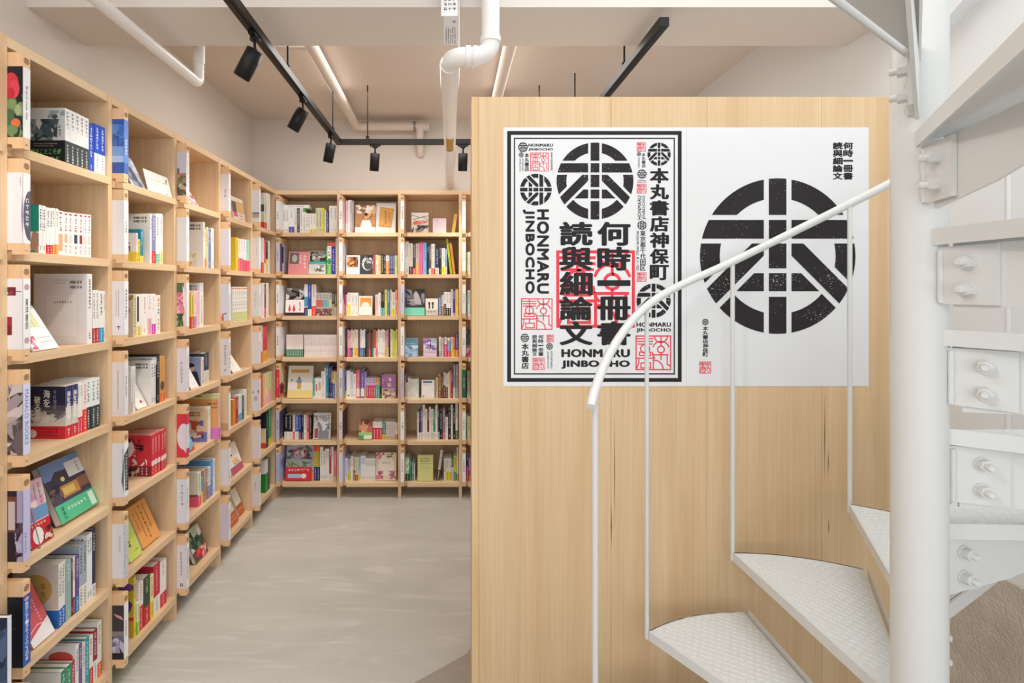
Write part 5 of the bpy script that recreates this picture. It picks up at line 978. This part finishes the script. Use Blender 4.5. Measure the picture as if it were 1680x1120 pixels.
L(664.5, 696.5, 475, '3a383e', [('b', ['6a686e', '26242a', '8a888c'], 16, 3, 0, .38, 1, .62), ('p', [(.5, .45), (.85, .4), (.7, .8), (.55, .95), (.42, .8)], 'b4aeb0'), ('h', .1, .56, .4, .05, 'e8e4e8'), ('h', .1, .42, .6, .08, 'a88a98')], '7fd6b8', .3, .014, .02, 5, look='grey photo book with mint green band'); L(698, 718.5, 490, 'efe9e0', [('e', .3, .7, .09, .1, '3a3836'), ('e', .58, .7, .09, .1, '3a3836'), ('p', [(.25, .4), (.38, .4), (.35, .66), (.26, .66)], '3a3836'), ('p', [(.52, .4), (.65, .4), (.62, .66), (.54, .66)], '3a3836'), ('r', 0, 0, 1, .34, 'c9c4b8'), ('h', .2, .16, .6, .1, '333')], lean=5, look='white book with two small dark figures')
S(719.5, 724, 487, '6a86b8', None, 'eef'); S(724.5, 728, 484, 'e6e3de', 'a87a60', '888', 1, .45); S(728, 732, 479, 'f0efec', '5a4038', '888', 1, .5); S(732, 739.5, 479, 'f2f1ee', '34302e', '999', 2, .32); S(740, 743, 474, 'e6e0e6', None, '999'); S(743, 746.5, 474, '5a3a90', 'c0a8dc', 'eee', 1, .1); S(747, 751.8, 474, 'f0d458', None, 'b09030')
at('B', 3, 4)
L(664.5, 686, 554.5, '8fb4d4', [('r', 0, .6, 1, .4, '6a9aa8'), ('b', ['a8c8e4', 'c4dcf0', '7aa0c8'], 16, 3, 0, 0, 1, .6), ('h', .15, .82, .7, .06, '3a5a6a'), ('h', .1, .66, .7, .06, 'c8dce8'), ('e', .45, .46, .1, .03, '2a3a4a')], lean=5, look='light blue book with clouds'); L(694.5, 716.5, 555, 'd6c8de', [('b', ['a8c8e0', 'e8d8e8', 'b890c8', '8a68b0'], 22, 5, 0, .35, 1, .65), ('p', [(.45, .55), (.6, .5), (.55, .8)], '3a2a48'), ('h', .3, .42, .5, .1, '5a3a58'), ('h', .1, .2, .8, .06, 'b08aa0')], lean=5, look='lilac and white book with dark brush lettering')
S(720, 724, 552.5, 'e9e6e0', 'b0aca8', '999', 1, .3); S(724.5, 728, 554, 'd8cfc0', None, '999'); S(729, 733, 553, 'f0e8ea', 'e8588a', 'c0707a', 1, .65); S(734, 738.5, 554, '86b4e0', 'e84a80', '555', 1, .3, spine=[('r', 0, .85, 1, .15, 'f0e8d8')], look='light blue book with a pink foot'); S(739.5, 743, 553, 'f0d8cc', 'f0d050', '999', 1, .35); S(743, 746.5, 553, 'e0603a', 'f0c84a', 'f0e0d0', 1, .35); S(747, 751.8, 547, '3a4a90', 'ec7a3a', 'dde', 1, .32)
at('B', 3, 5)
S(663.5, 666, 616, 'ecdfae', None, '999'); S(666, 669, 621, '3a3628', 'e8d8a0', 'ccc', 1, .8); S(669, 673, 620, 'f0eee6', None, '999'); S(673, 682, 622, 'e6e8e2', None, '9aa89a', 3); S(682, 687, 622, 'd6ece2', 'e0f0e8', 'd86a78', 1, .1)
L(691.5, 713, 624, 'efedE8'.lower(), [('r', .1, .84, .7, .1, '4a82b0'), ('h', .15, .72, .4, .03, '888'), ('e', .15, .1, .07, .05, '6a8a98'), ('h', .3, .09, .25, .03, '999')], lean=4, look='plain white book with one blue title bar')
S(714.5, 719, 620, 'e0c8b0', None, '777'); S(719.5, 723.5, 614, 'b89050', '8a5a3a', '5a3a20', 1, .3); S(724, 727.5, 618, '6a4a3a', None, 'ccc'); S(727.5, 731, 611, 'dcd8d4', '302c2c', '555', 1, .5); S(731, 735, 613, 'e8e0dc', '8a2a30', '555', 1, .45); S(735, 737.5, 611, 'f0e0c8', None, 'b08a60'); S(737.5, 739.5, 608, 'e8b0a0', None, '8a3a30'); S(739.5, 742.5, 608, 'a83a3c', None, 'eee', d=.14); S(743.5, 747, 597, '8a9ab0', 'e8e8ec', 'eee', 1, .3); S(747.5, 751.8, 597, 'a88aa0', '9a98a8', 'eee', 1, .3)
at('B', 3, 6)
x = 684.5
for i, (w_, y, c, ob, tx) in enumerate(((2.5, 676, 'f0eee8', None, '777'), (3, 677, '3a3044', 'f0e8ea', 'bbb'), (3.2, 674, '8a6aa8', 'e8e4ea', 'eee'), (4, 664, 'f0efe8', None, '777'), (3.5, 671, 'efeae4', None, 'c06070'), (3, 672, '8a2a34', 'f0e8e6', 'eee'), (3, 668, 'f0ede8', None, '999'), (4, 671, 'e8e8e0', 'd8e0d8', '2a9a7a'), (3, 672, '2a9a78', 'e8e8e0', 'eee'), (3.8, 664, 'eeece6', None, '999'), (3, 672, '3a4a44', 'ccc', 'ccc'), (5, 674, '232426', None, 'ddd'), (4.6, 670, '9a7aa0', 'c86a98', 'eee'), (4.2, 684, 'f0eee8', None, '777'), (4.8, 672, '2a282a', None, 'ddd'), (3, 664, 'f2f1ec', None, '999'), (4.4, 673, '2c2c2c', None, 'eee'), (3.6, 662, 'ececea', '3a7a50', '777'))):
    S(x, x+w_, y, c, ob, tx, 1, .25); x += w_+.05
at('B', 3, 7)
S(662, 666, 751, 'e8c0c0', '5a2a34', '888', 1, .3); S(666, 671.5, 751, 'a8d8a0', '1f3a28', '3a8a4a', 1, .3, spine=[('p', [(0, .4), (1, .55), (1, .65), (0, .5)], 'f0f4e8'), ('p', [(0, .7), (1, .85), (1, .95), (0, .8)], 'f0f4e8')], look='green book with white slanting stripes'); S(672, 675, 753, '4a8a50', None, 'e0f0e0'); S(675.5, 679, 757, '3f9aa8', None, 'eef'); S(679, 681, 760, 'd8d0c0', None, '999')
L(685, 710.5, 748.5, 'd6d68e', [('h', .18, .84, .6, .05, '5a5a3a'), ('h', .16, .74, .66, .06, '4a4a30'), ('r', .14, .66, .72, .008, '7a7a58'), ('h', .3, .5, .5, .03, 'a8a86a')], None, .3, .02, .02, 6, look='olive yellow book with a black and white patterned foot'); 
S(716, 720, 738, 'dcd6ce', '4a4440', '777', 1, .35, tilt=8, look='pale tall book leaning right'); S(728, 731.8, 752, 'e2dfdc', None, '999'); S(732, 741, 752, 'e6e2da', 'e0d840', '888', 2, .4); S(741.5, 744, 752, '3a6a48', 'eee', 'eee', 1, .6); S(744, 749, 748, 'd0cc4a', '2f9a5a', '4a7a30', 1, .35); S(749.3, 751.8, 734, 'f0e8e4', 'd86a6a', '999', 1, .2)
# back bookcase, bay beside the partition
at('B', 4, 2); S(765.5, 767.5, 414, 'd4dc4a', None, '666'); S(768, 771.5, 413, 'f0f0ec', None, '999', 1); S(772, 790, 412, 'e0dcd0', None, '777', 4)
at('B', 4, 3); S(764.5, 766.5, 482, '5a9a68', None, 'eee'); S(767, 771.5, 476, 'f2f2f0', None, '222'); S(772, 790, 478, 'c8b8a0', None, '777', 4)
at('B', 4, 4); L(764, 776, 540, '6a5a58', [('b', ['4a4244', '8a7a70', '2e2a30'], 14, 3, 0, .3, 1, .7), ('b', ['d84a78', 'e8a0b0'], 8, 4, 0, 0, 1, .3)], lean=6, look='dark book with a pink foot, cut by the partition')
at('B', 4, 5); S(766.5, 771, 609, 'b4b4a0', 'e8e0c8', '777', 1, .2); S(772, 785, 608, '8a8a80', None, 'ddd', 3)
at('B', 4, 6); S(762.5, 766.5, 680, '6aa050', None, 'e8f0d8'); S(766.5, 771.5, 683, 'ece8c8', None, '8aa060'); S(772, 790, 682, 'd8d0c0', None, '777', 4)
at('B', 4, 7); S(762, 765, 752, '5a4a90', 'd8d0e4', 'eee', 1, .25); S(765, 768.5, 740, '2c2838', 'c82a58', 'eee', 1, .5); S(768.5, 772, 752, '8a6ab0', 'b8642a', 'eee', 1, .3); S(773, 790, 752, 'd8d0c8', None, '777', 4)

# ================= past 300 books the smallest spines become one object
bpy.context.view_layer.update()
def seen(o):
    xs, ys = [], []
    for c in o.bound_box:
        p = o.matrix_world @ Vector(c)
        xs.append(PX+F*p.x/p.y); ys.append(PY-F*(p.z-EYE)/p.y)
    x0, x1, y0, y1 = max(min(xs), 0), min(max(xs), 1680), max(min(ys), 0), min(max(ys), 1120)
    d = o.bound_box[4][0]-o.bound_box[0][0]
    # spines count by their own width, not by the hidden depth behind them
    p0, p1 = o.matrix_world @ Vector(o.bound_box[0]), o.matrix_world @ Vector(o.bound_box[4])
    wid = abs(F*p1.x/p1.y-F*p0.x/p0.y)
    return (.7*wid+.3*(x1-x0))*(y1-y0)
books = sorted([o for o in sc.objects if o.get('category') == 'book'], key=seen, reverse=True)
rest = books[300:]
vs, fs, cs, ms = [], [], [], []
gone = set()
for o in rest:
    for q in [o]+list(o.children):
        b0 = len(vs); me = q.data; mw = q.matrix_world; at_ = me.color_attributes['tint'].data
        vs.extend(tuple(mw @ v.co) for v in me.vertices)
        for p in me.polygons:
            fs.append(tuple(b0+i for i in p.vertices)); ms.append(1 if q.name.startswith('page_block') else 0)
            cs.extend(tuple(at_[p.loop_start].color)*p.loop_total)
        gone.add(q)
for q in gone: bpy.data.objects.remove(q)
me = bpy.data.meshes.new('slim_books'); me.from_pydata(vs, [], fs)
me.color_attributes.new('tint', 'FLOAT_COLOR', 'CORNER').data.foreach_set('color', cs)
me.materials.append(M_PRINT); me.materials.append(M_PAGES); me.polygons.foreach_set('material_index', ms); me.update()
o = bpy.data.objects.new('slim_books', me); C.objects.link(o); o['kind'] = 'stuff'
tag(o, 'the slimmest remaining book spines filling the shelves of both bookcases', 'books')
